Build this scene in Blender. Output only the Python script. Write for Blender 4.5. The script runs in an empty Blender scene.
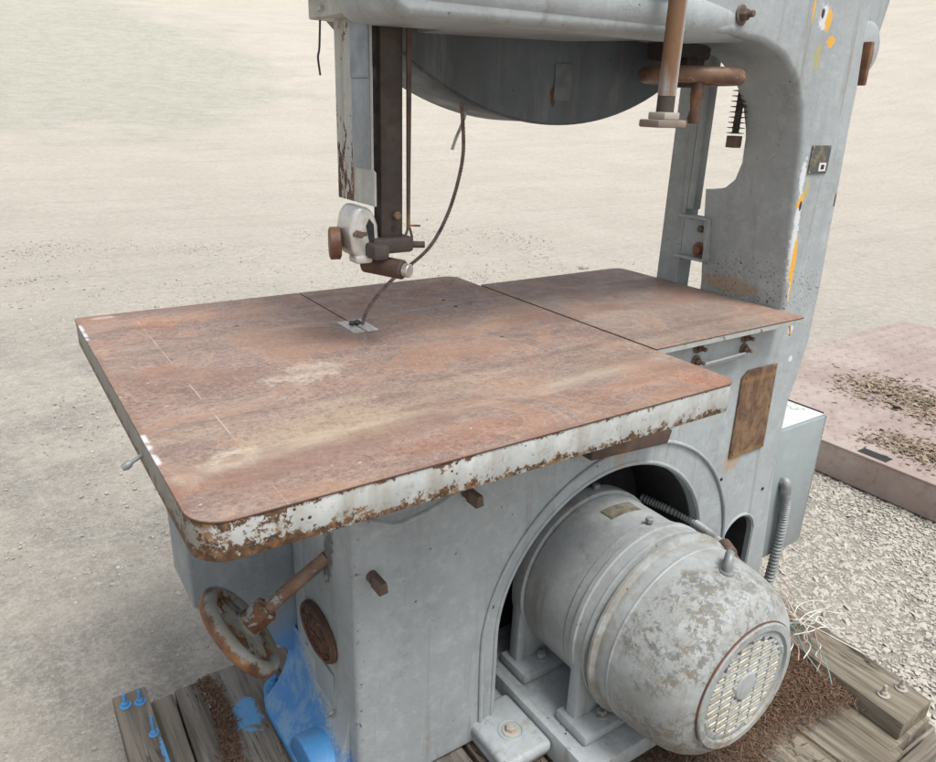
import bpy, bmesh, math, random
import numpy as np
from mathutils import Vector, Matrix
random.seed(7); rng = np.random.default_rng(7)
S = bpy.context.scene; COL = S.collection
R = math.radians

# ------------------------------------------------------------------ camera
cam_d = bpy.data.cameras.new('camera'); cam = bpy.data.objects.new('camera', cam_d); COL.objects.link(cam)
cam_d.sensor_width = 36; cam_d.lens = 725.9/936*36; cam_d.clip_start = .02; cam_d.clip_end = 600
CX = Vector((0.83022024, -0.17208842, 0.53020743)); CY = Vector((-0.55648925, -0.3112635, 0.77034716)); CZ = Vector((0.0324664, -0.93461254, -0.35418262))
rot = Matrix((CX, CY, CZ))            # rows: right, down, forward components of each world axis
rot = Matrix(((CX[0], -CX[1], -CX[2]), (CY[0], -CY[1], -CY[2]), (CZ[0], -CZ[1], -CZ[2])))
EYE = Vector((-0.13824, -0.7032, 1.448))
cam.matrix_world = Matrix.Translation(EYE) @ rot.to_4x4()
S.camera = cam
# ------------------------------------------------------------------ light (bright overcast)
SUN_EL, SUN_AZ = 64, 172             # azimuth clockwise from +Y
w = bpy.data.worlds.new('World'); S.world = w; w.use_nodes = True
nt = w.node_tree; nt.nodes.clear()
sky = nt.nodes.new('ShaderNodeTexSky'); sky.sky_type = 'NISHITA'; sky.sun_disc = False
sky.sun_elevation = R(SUN_EL); sky.sun_rotation = R(SUN_AZ); sky.dust_density = 4.0; sky.air_density = 1.0; sky.ozone_density = 1.0
hs = nt.nodes.new('ShaderNodeHueSaturation'); hs.inputs['Saturation'].default_value = .30
bg = nt.nodes.new('ShaderNodeBackground'); bg.inputs[1].default_value = .135
wo = nt.nodes.new('ShaderNodeOutputWorld')
nt.links.new(sky.outputs[0], hs.inputs['Color']); nt.links.new(hs.outputs[0], bg.inputs[0]); nt.links.new(bg.outputs[0], wo.inputs[0])
sd = bpy.data.lights.new('sun', 'SUN'); sd.energy = 2.0; sd.angle = R(20); sd.color = (1, .965, .91)
sun = bpy.data.objects.new('sun', sd); COL.objects.link(sun)
sv = Vector((math.sin(R(SUN_AZ))*math.cos(R(SUN_EL)), math.cos(R(SUN_AZ))*math.cos(R(SUN_EL)), math.sin(R(SUN_EL))))
sun.rotation_euler = sv.to_track_quat('Z', 'Y').to_euler(); sun.location = (0, 0, 8)
S.view_settings.view_transform = 'Standard'; S.view_settings.look = 'None'; S.view_settings.gamma = 1
S.view_settings.use_curve_mapping = False; S.view_settings.exposure = 0.53
S.render.engine = 'CYCLES'

# ------------------------------------------------------------------ node helpers
class V:                                             # a socket with arithmetic
    def __init__(s, n, o): s.n = n; s.o = o
    def _m(s, op, *a, clamp=False):
        m = s.n.nt.nodes.new('ShaderNodeMath'); m.operation = op; m.use_clamp = clamp
        for i, x in enumerate((s,)+a):
            if isinstance(x, V): s.n.nt.links.new(x.o, m.inputs[i])
            else: m.inputs[i].default_value = x
        return V(s.n, m.outputs[0])
    def __add__(s, b): return s._m('ADD', b)
    def __sub__(s, b): return s._m('SUBTRACT', b)
    def __mul__(s, b): return s._m('MULTIPLY', b)
    def __truediv__(s, b): return s._m('DIVIDE', b)
    __radd__ = __add__; __rmul__ = __mul__
    def inv(s): return s._m('MULTIPLY', -1)+1
    def sq(s): return s*s
    def max(s, b): return s._m('MAXIMUM', b)
    def min(s, b): return s._m('MINIMUM', b)
    def abs(s): return s._m('ABSOLUTE')
    def ss(s, lo, hi, a=0., b=1.):                   # smooth map range
        m = s.n.nt.nodes.new('ShaderNodeMapRange'); m.interpolation_type = 'SMOOTHSTEP'
        s.n.nt.links.new(s.o, m.inputs[0])
        for i, x in zip((1, 2, 3, 4), (lo, hi, a, b)): m.inputs[i].default_value = x
        return V(s.n, m.outputs[0])
class Mat:
    def __init__(s, name):
        s.m = bpy.data.materials.new(name); s.m.use_nodes = True; s.nt = s.m.node_tree; s.nt.nodes.clear()
        s.out = s.nt.nodes.new('ShaderNodeOutputMaterial'); s.p = s.nt.nodes.new('ShaderNodeBsdfPrincipled')
        s.nt.links.new(s.p.outputs[0], s.out.inputs[0])
        s.tc = s.nt.nodes.new('ShaderNodeTexCoord').outputs['Object']
        sx = s.nt.nodes.new('ShaderNodeSeparateXYZ'); s.nt.links.new(s.tc, sx.inputs[0])
        s.x, s.y, s.z = [V(s, o) for o in sx.outputs]
        s.geo = s.nt.nodes.new('ShaderNodeNewGeometry')
        sn = s.nt.nodes.new('ShaderNodeSeparateXYZ'); s.nt.links.new(s.geo.outputs['Normal'], sn.inputs[0])
        s.nx, s.ny, s.nz = [V(s, o) for o in sn.outputs]
    def map(s, scale=(1, 1, 1), rot=(0, 0, 0), loc=(0, 0, 0)):
        m = s.nt.nodes.new('ShaderNodeMapping'); s.nt.links.new(s.tc, m.inputs[0])
        m.inputs['Scale'].default_value = scale; m.inputs['Rotation'].default_value = rot; m.inputs['Location'].default_value = loc
        return m.outputs[0]
    def noise(s, sc, det=4, ro=.55, dist=0, vec=None):
        n = s.nt.nodes.new('ShaderNodeTexNoise'); s.nt.links.new(vec or s.tc, n.inputs['Vector'])
        n.inputs['Scale'].default_value = sc; n.inputs['Detail'].default_value = det; n.inputs['Roughness'].default_value = ro; n.inputs['Distortion'].default_value = dist
        return V(s, n.outputs[0])
    def vor(s, sc, feat='F1', vec=None, rnd=1, out=0):
        n = s.nt.nodes.new('ShaderNodeTexVoronoi'); n.feature = feat; s.nt.links.new(vec or s.tc, n.inputs['Vector'])
        n.inputs['Scale'].default_value = sc; n.inputs['Randomness'].default_value = rnd
        return V(s, n.outputs[out])
    def mix(s, f, a, b, mode='MIX'):
        m = s.nt.nodes.new('ShaderNodeMix'); m.data_type = 'RGBA'; m.blend_type = mode
        for i, x in ((0, f), (6, a), (7, b)):
            if isinstance(x, V): s.nt.links.new(x.o, m.inputs[i])
            elif isinstance(x, tuple): m.inputs[i].default_value = (*x, 1)
            else: m.inputs[i].default_value = x
        return V(s, m.outputs[2])
    def blob(s, a, b, ca, cb, ra, rb, ang=0, rough=.6, nz=None, soft=.3):
        """soft-edged stain on coordinates a, b"""
        u, v = a-ca, b-cb; c, q = math.cos(R(ang)), math.sin(R(ang))
        e = ((u*c+v*q)/ra).sq()+((v*c-u*q)/rb).sq()
        if nz is not None: e = e+(nz-.5)*(rough*5)
        return e.ss(1+soft, 1-soft, 0, 1)
    def fin(s, col, rough=.6, bump=None, bs=.3, bd=.002, metal=0., spec=.5):
        for k, x in (('Base Color', col), ('Roughness', rough), ('Metallic', metal)):
            if isinstance(x, V): s.nt.links.new(x.o, s.p.inputs[k])
            elif isinstance(x, tuple): s.p.inputs[k].default_value = (*x, 1)
            else: s.p.inputs[k].default_value = x
        s.p.inputs['Specular IOR Level'].default_value = spec
        if bump is not None:
            b = s.nt.nodes.new('ShaderNodeBump'); b.inputs['Strength'].default_value = bs; b.inputs['Distance'].default_value = bd
            s.nt.links.new(bump.o, b.inputs['Height']); s.nt.links.new(b.outputs[0], s.p.inputs['Normal'])
        return s.m

GREY = (.325, .358, .375)
RUST1, RUST2, RUST3 = (.16, .062, .025), (.075, .034, .02), (.30, .14, .055)
def rustcol(M, sc=40):
    a = M.noise(sc, 6, .65); c = M.mix(a.ss(.35, .65), RUST2, RUST1)
    return M.mix(M.noise(sc*.35, 5, .6).ss(.52, .72), c, RUST3)
def painted(name, base=GREY, chips=.0, streak=.5, dirt=.5, pits=1., extra=None, rough=.5, cast=1., grime=1.):
    """old machine paint; chips shifts how much has flaked off to rust"""
    M = Mat(name)
    big = M.noise(3.1, 4, .55); mid = M.noise(17, 5, .6); fine = M.noise(120, 3, .6)
    st = M.noise(9, 5, .6, vec=M.map((1, 1, .12)))
    dk = tuple(c*.72 for c in base); lt = tuple(min(1, c*1.17) for c in base)
    c = M.mix(big.ss(.35, .65), tuple(c*.88 for c in base), base); c = M.mix(mid.ss(.45, .75)*.5, c, lt)
    c = M.mix(st.ss(.5, .72)*streak, c, dk)
    c = M.mix(M.noise(6, 6, .7, 1.).ss(.52, .7)*dirt*.6, c, (.20, .18, .145))
    c = M.mix(fine.ss(.6, .75)*.25, c, dk)
    o1, o2 = M.map(loc=(3.7, 1.2, 8.1)), M.map(loc=(9.3, 4.4, 2.2))
    c = M.mix(M.noise(30, 9, .78, vec=o1).ss(.50, .62)*.27*grime, c, tuple(min(.8, q*1.38) for q in base))
    c = M.mix((M.noise(42, 9, .80, vec=o2)*.6+M.noise(6, 4, .6, vec=o1)*.4).ss(.515, .62)*.34*grime, c, tuple(q*.58 for q in base))
    c = M.mix(M.noise(26, 6, .7, .3, vec=M.map((1, 1, .06), loc=(5, 5, 5))).ss(.54, .68)*.42*grime, c, (.17, .145, .11))
    sp = (M.vor(62, vec=o1)+(M.noise(170, 2)-.5)*.10).ss(.075, .045)*M.noise(4, 3, vec=o2).ss(.40, .54)*(1 if pits else 0)
    bump0 = sp
    c = M.mix(sp*.85, c, (.055, .045, .04))
    spots = M.vor(46); gate = M.noise(5, 3, .5)
    pk = (spots+(M.noise(150, 2)-.5)*.12).ss(.13-.055*1, .13, 1, 0)*gate.ss(.50-.04*pits, .6)*(M.noise(23, 2).ss(.5, .56))
    flake = (M.noise(26, 8, .72)+chips).ss(.695, .71)
    rim_ = (M.noise(26, 8, .72)+chips).ss(.672, .70)
    bump = M.noise(14, 5, .55)*.9*cast+M.noise(62, 5, .65)*.32*cast+M.noise(230, 3, .6)*.16
    if extra: c, bump, flake, rim_ = extra(M, c, bump, flake, rim_)
    c = M.mix((rim_-flake).max(0.)*.55, c, (.34, .25, .15))
    c = M.mix(pk.max(flake), c, M.mix(.45, rustcol(M), (.045, .032, .026)))
    bump = bump-(flake.max(pk))*.35
    ro = M.noise(12, 4).ss(.3, .7, rough-.08, rough+.14).max(flake*.85)
    return M.fin(c, ro, bump, .5, .004, spec=.4)

# frame casting: chipped spots and scuffs down the front corner of the column, blue overspray at the foot
def frame_extra(M, c, b, fl, ri):
    n = M.noise(90, 6, .7); n2 = M.noise(30, 4, .6, vec=M.map((1, 1, .5)))
    fr = M.y.ss(.292, .284)*M.z.ss(1.03, 1.05).max(M.y.ss(.27, .266))                                   # only near the front face
    wht = M.blob(M.x, M.z, 1.418, 1.20, .009, .11, 5, .9, n).max(M.blob(M.x, M.z, 1.405, 1.33, .009, .035, 0, .9, n)).max(M.blob(M.x, M.z, 1.436, 1.10, .005, .06, 4, .9, n))
    wht = wht.max(M.blob(M.x, M.z, 1.375, 1.640, .017, .024, 0, .9, n)).max(M.blob(M.x, M.z, 1.475, .965, .010, .013, 0, .3, n)).max(M.blob(M.x, M.z, 1.50, .885, .008, .008, 0, .3, n))
    yel = M.blob(M.x, M.z, 1.432, 1.135, .0085, .055, 3, .7, n).max(M.blob(M.x, M.z, 1.415, 1.275, .008, .02, -30, .8, n))
    yel = yel.max(M.blob(M.x, M.z, 1.392, 1.638, .010, .022, 0, .9, n)).max(M.blob(M.x, M.z, 1.415, 1.598, .013, .010, 20, 1.2, n)).max(M.blob(M.x, M.z, 1.440, 1.075, .003, .04, 4, .6, n)).max(M.blob(M.x, M.z, 1.335, 1.65, .003, .025, 0, .3, n2))
    oliv = M.blob(M.x, M.z, 1.375, 1.570, .012, .024, 0, 1.3, n).max(M.blob(M.x, M.z, 1.430, 1.292, .008, .026, 0, 1.2, n))
    c = M.mix(wht*fr*.8, c, (.62, .65, .68)); c = M.mix(yel*fr, c, (.66, .36, .05)); c = M.mix(oliv*fr*.7, c, (.40, .36, .10))
    hole = M.blob(M.x, M.z, 1.417, 1.262, .0045, .011, 0, .5, n).max(M.blob(M.x, M.z, 1.368, 1.647, .006, .010, 0, .5, n)).max(M.blob(M.x, M.z, 1.553, 1.27, .004, .018, 0, .5, n))*fr
    c = M.mix(hole, c, (.05, .025, .02))
    # rust run-off at the table joint, under the plate and below the slot in the arch
    r = M.blob(M.x, M.z, 1.33, .645, .03, .035, 0, .6, n2)*fr
    r = r.max(M.blob(M.y, M.z, .42, 1.045, .09, .022, 0, .6, n)*M.x.ss(1.46, 1.45)*M.x.ss(1.36, 1.38))
    r = r.max(M.blob(M.x, M.z, .93, .755, .018, .05, 0, .5, n2)*.5)
    c = M.mix(r*.55, c, (.36, .22, .10))
    g = M.noise(160, 3, .7).ss(.60, .63)*M.blob(M.y, M.z, .36, 1.06, .14, .07, 0, .5, n)*M.x.ss(1.38, 1.40)
    fl = fl.max(g)
    # greasy dark rub mark by the crank shaft and wear along the base's front left corner
    gr = M.blob(M.y, M.z, .372, .665, .020, .06, 12, 1.1, n, .6)*M.x.ss(.33, .32)
    c = M.mix(gr*.7, c, (.045, .035, .03))
    cor = ((M.x-.302).abs().ss(.02, .0)*(M.y-.262).abs().ss(.02, 0))*M.z.ss(.98, .9)
    fl = fl.max(cor*M.noise(48, 5, .7).ss(.60, .62))
    # blue spray paint
    zz = M.z+(M.noise(9, 4, .6)-.5)*.10
    lim = zz-(M.y-.27)*.45
    spk = M.noise(150, 4, .8).ss(.40, .62)
    blue = (lim+.045+(spk-.5)*.035+(M.noise(26, 6, .75)-.5)*.06).ss(.285, .235)*(M.x+(M.noise(12, 4)-.5)*.03).ss(.325, .295)*M.y.ss(.25, .30, .35, 1)
    c = M.mix(blue*.92, c, M.mix(M.noise(22, 8, .75).ss(.46, .58)*.7, (.035, .19, .48), (.17, .30, .44)))
    return c, b, fl, ri
m_frame = painted('cast_iron_paint', chips=-.035, streak=.45, dirt=.30, extra=frame_extra, cast=1.2)
m_paint = painted('grey_paint', chips=0.0)
m_paint_clean = painted('enclosure_paint', (.27, .31, .325), chips=-.1, streak=.15, dirt=.15, pits=0, cast=.12, rough=.42, grime=.35)
def top_extra(M, c, b, fl, ri): return M.mix(.75, c, (.62, .62, .58)), b, fl, ri
m_box = painted('skylit_enclosure_paint', (.27, .31, .325), chips=-.1, streak=.15, dirt=.1, pits=0, cast=.12, rough=.5, grime=.3, extra=lambda M, c, b, f, r: (M.mix((M.z.ss(.645, .649)*M.noise(30, 5).ss(.25, .5)), c, (.60, .61, .58)), b, f, r))  # paler top face: sky light painted into the colour, along with wear
m_chippy = painted('flaking_paint', (.40, .41, .39), chips=.05, dirt=.5)
m_guard = painted('guard_flaking_paint', (.40, .41, .39), chips=.02, dirt=.5, extra=lambda M, c, b, f, r: (c, b, (M.noise(75, 6, .75, vec=M.map((1, 1, .45)))+M.z.ss(1.50, 1.29)*.13+(M.noise(9, 3)-.5)*.25).ss(.60, .62)*M.y.ss(.47, .49), r))
def dark_extra(M, c, b, fl, ri):
    c = M.mix(M.noise(10, 5, .6, vec=M.map((1, 1, .18))).ss(.45, .7)*.8, c, (.055, .062, .066)); c = M.mix(M.noise(16, 6, .7, vec=M.map((1, 1, .14), loc=(4, 1, 7))).ss(.55, .7)*.5, c, (.16, .18, .19))
    fl = fl.max(M.blob(M.x, M.z, .90, 1.475, .008, .022, 0, .5, M.noise(60, 4, .7)))
    return c, b, fl, ri
m_drum = painted('guard_paint', (.085, .105, .125), chips=-.05, streak=.8, dirt=.5, extra=dark_extra, cast=.4)
def arm_mat(): return m_frame
# motor paint: a large flaked patch on the upper front of the fan cover
def motor_extra(M, c, b, fl, ri):
    n = M.noise(58, 9, .80)
    ang = M.blob(M.y, M.z, -.03, .535, .075, .10, 0, .6, M.noise(11, 5, .6))*M.x.ss(1.06, .93)*M.x.ss(.66, .78)
    ang = ang.max(M.blob(M.x, M.z, .82, .36, .09, .09, 0, .35, M.noise(11, 5, .6))*M.y.ss(.05, .0)*.7)
    ang = ang.max(M.z.ss(.50, .60)*M.y.ss(.0, -.06)*.8)
    k = ang*(n+(M.noise(24, 5, .7)-.5)*.45).ss(.515, .545)
    under = M.mix(M.noise(50, 4, .6).ss(.4, .6), (.17, .145, .095), (.12, .125, .125))
    under = M.mix(M.noise(70, 5, .7).ss(.60, .66), under, (.13, .04, .025))
    c = M.mix(k*.80, c, under); c = M.mix(M.noise(13, 8, .78, .5).ss(.50, .62)*.26, c, (.205, .19, .155)); c = M.mix(ang*M.noise(90, 6, .8).ss(.51, .58)*.40, c, (.13, .115, .085))
    # yellow-brown washed dust rings and water marks low on the shell
    c = M.mix(M.noise(11, 4, .6, 1.2, vec=M.map((1, 3.4, 1))).ss(.5, .66)*M.z.ss(.46, .30)*M.y.ss(.12, .08)*.6, c, (.24, .20, .13))
    c = M.mix((M.y-.090).abs().ss(.02, .003)*M.noise(12, 6, .7).ss(.4, .6)*.55, c, (.17, .145, .105)); c = M.mix((M.y-.107).abs().ss(.008, .001)*.6, c, (.10, .09, .075))
    w_ = M.noise(5.5, 3, .5, 1.8, vec=M.map((1, 7, 1.4))); c = M.mix((w_-.5).abs().ss(.03, .006)*M.z.ss(.48, .30)*M.y.ss(.12, .08)*.6, c, (.16, .135, .095)); c = M.mix(M.z.ss(.44, .24)*.25*M.noise(8, 5).ss(.35, .6), c, (.20, .18, .14))
    return c, b+k*-.3, fl, ri
m_motor = painted('motor_paint', (.335, .36, .365), chips=-.06, streak=.35, dirt=.75, pits=0, extra=motor_extra, cast=.35)

# rusted iron table
def table_mat():
    M = Mat('rusted_table_iron')
    n1 = M.noise(4, 5, .6, .6, vec=M.map((.45, 1.5, 1))); n2 = M.noise(70, 4, .7); n3 = M.noise(11, 6, .65)
    c = M.mix(n1.ss(.32, .66), (.188, .128, .108), (.278, .205, .178))
    c = M.mix(n3.ss(.45, .7)*.5, c, (.30, .175, .125))
    c = M.mix(M.noise(220, 2, .7).ss(.48, .66)*.42, c, (.34, .27, .23)); c = M.mix(M.noise(160, 3, .7).ss(.53, .67)*.50, c, (.095, .06, .052))
    # paler bands along the table where something long lay
    wv = M.noise(5, 4, .6)
    def band(y0, hw, k): return (M.y-y0+(wv-.5)*.05+(M.noise(1.7, 2)-.5)*.06).abs().ss(hw*1.7, hw*.1)*k*M.noise(5, 6, .65, .5, vec=M.map((.6, 2.5, 1))).ss(.32, .62)
    c = M.mix(band(.235, .022, .55), c, (.40, .32, .23)); c = M.mix(band(.20, .03, .30), c, (.10, .07, .06))
    c = M.mix(band(.17, .05, .4)*M.noise(6, 5, .6).ss(.35, .6), c, (.34, .26, .18)); c = M.mix(band(.66, .012, .35), c, (.42, .35, .30))
    c = M.mix(band(.80, .03, .3), c, (.32, .13, .065))
    nz = M.noise(34, 8, .78)
    def B(x, y, rx, ry, k, col, a=0, r=.5):
        nonlocal c
        c = M.mix(M.blob(M.x, M.y, x, y, rx, ry, a, r, nz, .6)*k, c, col)
    B(.30, .40, .075, .04, .62, (.50, .45, .38), 15, 1.5); B(.085, .140, .040, .026, .85, (.53, .48, .39), 15, .7); B(.085, .142, .017, .010, .7, (.24, .17, .10), 15, .6)
    B(.24, .17, .13, .05, .5, (.40, .31, .20), -5, .8); B(.05, .89, .022, .010, .8, (.60, .60, .58), 0, .4)
    B(.13, .80, .035, .05, .5, (.36, .15, .07), 30, .8); B(.22, .83, .04, .02, .4, (.42, .24, .14), -20, .8)
    B(.88, .02, .06, .035, .7, (.36, .15, .085), -30, 1.0); B(.38, .05, .12, .03, .35, (.30, .12, .06), 0, .8)
    B(.40, .16, .09, .025, .45, (.15, .10, .08), 5, .8); B(.74, .50, .06, .03, .35, (.46, .36, .24), 30, .8)
    B(1.38, .23, .07, .04, .6, (.34, .15, .09), 20, 1.0); B(1.15, .45, .2, .1, .25, (.30, .26, .22), 20, .8)
    gz = M.noise(130, 7, .85); c = M.mix(gz.ss(.505, .575)*.42, c, (.37, .30, .26)); c = M.mix(M.noise(105, 7, .85, vec=M.map(loc=(1, 6, 2))).ss(.51, .58)*.46, c, (.105, .06, .048))
    d_ = M.noise(3.1, 7, .7, .5, vec=M.map((.6, 1.6, 1), loc=(11, 4, 2))); c = M.mix(d_.ss(.46, .70)*.25, c, (.36, .305, .25)); c = M.mix(M.x.ss(.90, .95)*.35, c, (.25, .205, .18))
    c = M.mix(M.noise(8, 8, .75, .5, vec=M.map((.7, 1.7, 1), loc=(3, 9, 4))).ss(.50, .66)*.45, c, (.13, .082, .066)); c = M.mix(M.noise(60, 8, .85, vec=M.map(loc=(7, 2, 4))).ss(.52, .59)*.30, c, (.11, .066, .052))
    for yb_, hb_, cb_, kb_ in ((.075, .035, (.34, .17, .10), .32), (.135, .035, (.44, .38, .30), .45), (.33, .03, (.33, .18, .12), .20), (.275, .02, (.13, .085, .072), .35), (.845, .03, (.34, .17, .10), .30)):
        c = M.mix((M.y-yb_+(M.noise(2.6, 4, .6, vec=M.map(loc=(yb_*40, 0, 0)))-.5)*.10).abs().ss(hb_, 0)*M.noise(4.5, 7, .7, .4, vec=M.map((.6, 2, 1), loc=(yb_*70, 2, 0))).ss(.42, .58)*kb_, c, cb_)
    # a scribed line parallel to the left edge, fine scratches, pale specks
    ln = (M.x-.105+(M.noise(60, 2)-.5)*.0012).abs().ss(.0012, .0004)*M.noise(9, 5, .7).ss(.40, .58)*M.y.ss(.85, .82)
    c = M.mix(ln*.7, c, (.50, .42, .36))
    sc = M.noise(7, 2, .5, .5, vec=M.map((3, 40, 1), (0, 0, .4))).ss(.69, .71)
    c = M.mix(sc*.4, c, (.42, .35, .30))
    for a_, rt_, sc_, th_ in ((.62, .35, 9, .655), (.5, 1.2, 7, .66), (.45, -.5, 8, .66), (.4, 2.1, 11, .665)):
        q_ = M.noise(sc_, 3, .6, .35, vec=M.map((1.2, 26, 1), (0, 0, rt_))).ss(th_, th_+.012)*M.noise(3.3, 4, .6, vec=M.map(loc=(rt_*9, 3, 1))).ss(.44, .58)
        c = M.mix(q_*a_*.55, c, (.44, .36, .30))
    e_ = M.noise(5.2, 6, .68, .9, vec=M.map(loc=(2.2, 7.1, 0))); c = M.mix((e_-.53).abs().ss(.02, .002)*.28, c, (.42, .33, .25)); c = M.mix(e_.ss(.50, .58)*.38, c, (.34, .195, .125))
    e2 = M.noise(3.4, 6, .7, .6, vec=M.map((.7, 1.6, 1), loc=(6.2, 1.1, 0))); c = M.mix(e2.ss(.50, .60)*.40, c, (.215, .125, .095))
    sp = (M.vor(34)+(M.noise(200, 2)-.5)*.1).ss(.10, .07)*M.noise(19, 2).ss(.52, .58)
    c = M.mix(sp*.6, c, (.50, .45, .40))
    dkp = M.vor(9).ss(.045, .035)*M.noise(3, 2).ss(.5, .52)
    c = M.mix(dkp*.8, c, (.03, .02, .018))
    ed = M.x.ss(.012, .003).max(M.y.ss(.010, .002))
    c = M.mix(ed*.5*M.noise(9, 4).ss(.35, .6), c, (.20, .105, .075))
    whx = M.x.ss(.009, .004)*((M.y-.80).abs().ss(.06, .05).max((M.y-.22).abs().ss(.055, .045)))  # white highlights on the left edge, painted into the colour
    c = M.mix(whx*.8*M.noise(30, 4).ss(.3, .5), c, (.62, .63, .65))
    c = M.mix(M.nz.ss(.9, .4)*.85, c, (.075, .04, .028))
    b = n2*.6+M.noise(300, 2, .7)*.5+n3*.4
    return M.fin(c, M.noise(25, 4).ss(.3, .7, .52, .8), b, .35, .0015, spec=.35)
m_table = table_mat()
def rim_mat():
    M = Mat('rusty_rim_paint')
    n = M.noise(46, 10, .80); big = M.noise(7, 4, .6)
    c = M.mix(M.noise(18, 5, .6).ss(.4, .7), (.36, .38, .38), (.46, .48, .475))
    c = M.mix(M.noise(12, 5, .6, vec=M.map((1, 1, .25))).ss(.45, .66)*.7, c, (.24, .225, .19)); c = M.mix(M.noise(40, 8, .8).ss(.52, .64)*.5, c, (.20, .17, .13))
    left = M.x.ss(.03, -.0)                                       # the left side is darker
    c = M.mix(left*.75, c, (.155, .15, .125))
    corner = M.blob(M.x, M.y, .02, .02, .10, .10, 0, .3, big)
    low = M.z.ss(.992, .968)*.17; hi = M.z.ss(1.006, 1.015)*.10
    lev = n+low+hi+corner*.10+(big-.5)*.22+(M.noise(120, 6, .8)-.5)*.35-.01+M.x.ss(.62, .2)*.02
    stain = (lev+.025).ss(.62, .70)
    c = M.mix(stain*.7, c, (.34, .20, .09)); k = lev.ss(.632, .647)
    c = M.mix(k, c, M.mix(M.noise(80, 6, .75).ss(.4, .6), (.055, .032, .022), M.mix(M.noise(20, 4).ss(.45, .6), (.13, .07, .035), (.24, .13, .06))))
    pk = (M.vor(55)+(M.noise(150, 2)-.5)*.1).ss(.15, .11)*M.noise(13, 3).ss(.48, .54)
    c = M.mix(pk, c, RUST2)
    return M.fin(c, .6, M.noise(22, 5)*.7-k*.5+M.noise(150, 3)*.2, .6, .003, spec=.35)
m_rim = rim_mat()
m_edge = painted('thin_edge_paint', (.34, .36, .35), chips=.10, dirt=.8)
def rusty(name, dark=.0, bright=.0, paint=0.):
    M = Mat(name); c = rustcol(M, 55)
    c = M.mix(M.noise(13, 5, .65).ss(.4, .7)*.6, c, (.07, .05, .045) if dark else (.24, .14, .08))
    c = M.mix(dark, c, (.045, .04, .037)); c = M.mix(bright, c, (.42, .40, .36))
    if paint: c = M.mix((M.noise(30, 7, .7)+paint).ss(.52, .56), c, (.30, .31, .29))
    return M.fin(c, M.noise(40, 4).ss(.3, .7, .45, .85), M.noise(90, 5, .7)+M.noise(25, 4)*.6, .45, .002)
m_rust = rusty('rust'); m_rust_dark = rusty('dark_rusty_steel', .62); m_bolt = rusty('rusty_bolt', .5, .08); m_wheel_rust = rusty('worn_wheel', 0, 0, -.03)
m_zinc = rusty('dull_zinc', .1, .75)
m_shaft = rusty('worn_shaft', 0, .12, -.03)
def crank_mat():
    M = Mat('crank_wheel_paint'); c = rustcol(M, 45); n = M.noise(26, 7, .7)
    d = M.x*-.79+M.y*.15+M.z*-.585                      # distance along the wheel's own axis
    k0 = -.79*.145+.15*.421-.585*.529
    k = ((d-k0)*26+(n-.5)*1.6).ss(-.10, -.30)
    p = M.mix(M.noise(9, 5, .6).ss(.4, .7), (.27, .285, .265), (.19, .18, .14))
    c = M.mix(M.noise(12, 5, .6).ss(.45, .65)*.6, c, (.20, .10, .05)); c = M.mix(k, c, p); c = M.mix(n.ss(.60, .63)*.8, c, (.10, .055, .03))
    return M.fin(c, .5, M.noise(80, 5, .7), .4, .002)
m_crank = crank_mat()
m_post = rusty('greasy_post_steel', .90)
m_greasy = rusty('greasy_black_steel', .9)
def plain(name, col, rough=.5, metal=0., var=.25, sc=30, bump=.3):
    M = Mat(name); n = M.noise(sc, 5, .6)
    c = M.mix(n.ss(.3, .7), tuple(x*(1-var) for x in col), tuple(min(1, x*(1+var)) for x in col))
    return M.fin(c, rough, M.noise(sc*4, 4, .6), bump, .0015, metal)
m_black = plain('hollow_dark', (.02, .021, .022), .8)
m_alu = plain('cast_aluminium', (.56, .555, .53), .38, .35, .2, 35)
m_steel = plain('bright_steel_end', (.50, .49, .46), .35, .7, .15)
m_cream = plain('stained_louvre', (.47, .43, .32), .6, 0, .4, 60)
m_blue = painted('blue_spray_paint', (.06, .22, .46), chips=-.02, streak=.3, dirt=.5, pits=0, cast=.6)
m_conduit = plain('conduit_grey', (.23, .25, .25), .5, .2, .2)
m_blade = plain('blade_steel', (.17, .115, .105), .5, .3, .4, 60)
m_hose = plain('grey_hose', (.42, .41, .42), .5)
m_rubber = plain('black_rubber', (.03, .03, .032), .6)
# rusty sheet plate with pale smears
M = Mat('rusted_plate'); n = M.noise(15, 6, .7, .8, vec=M.map((1.6, 1, .8)))
c = M.mix(n.ss(.38, .62), (.080, .042, .025), (.20, .125, .072)); c = M.mix(M.noise(70, 5, .7).ss(.55, .66)*.7, c, (.075, .04, .022))
c = M.mix(((M.z-.86).abs().ss(.012, 0)).max((M.z-.662).abs().ss(.01, 0))*.5, c, (.27, .15, .05))
m_plate = M.fin(c, .62, n+M.noise(120, 4)*.4, .3, .001)
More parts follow.
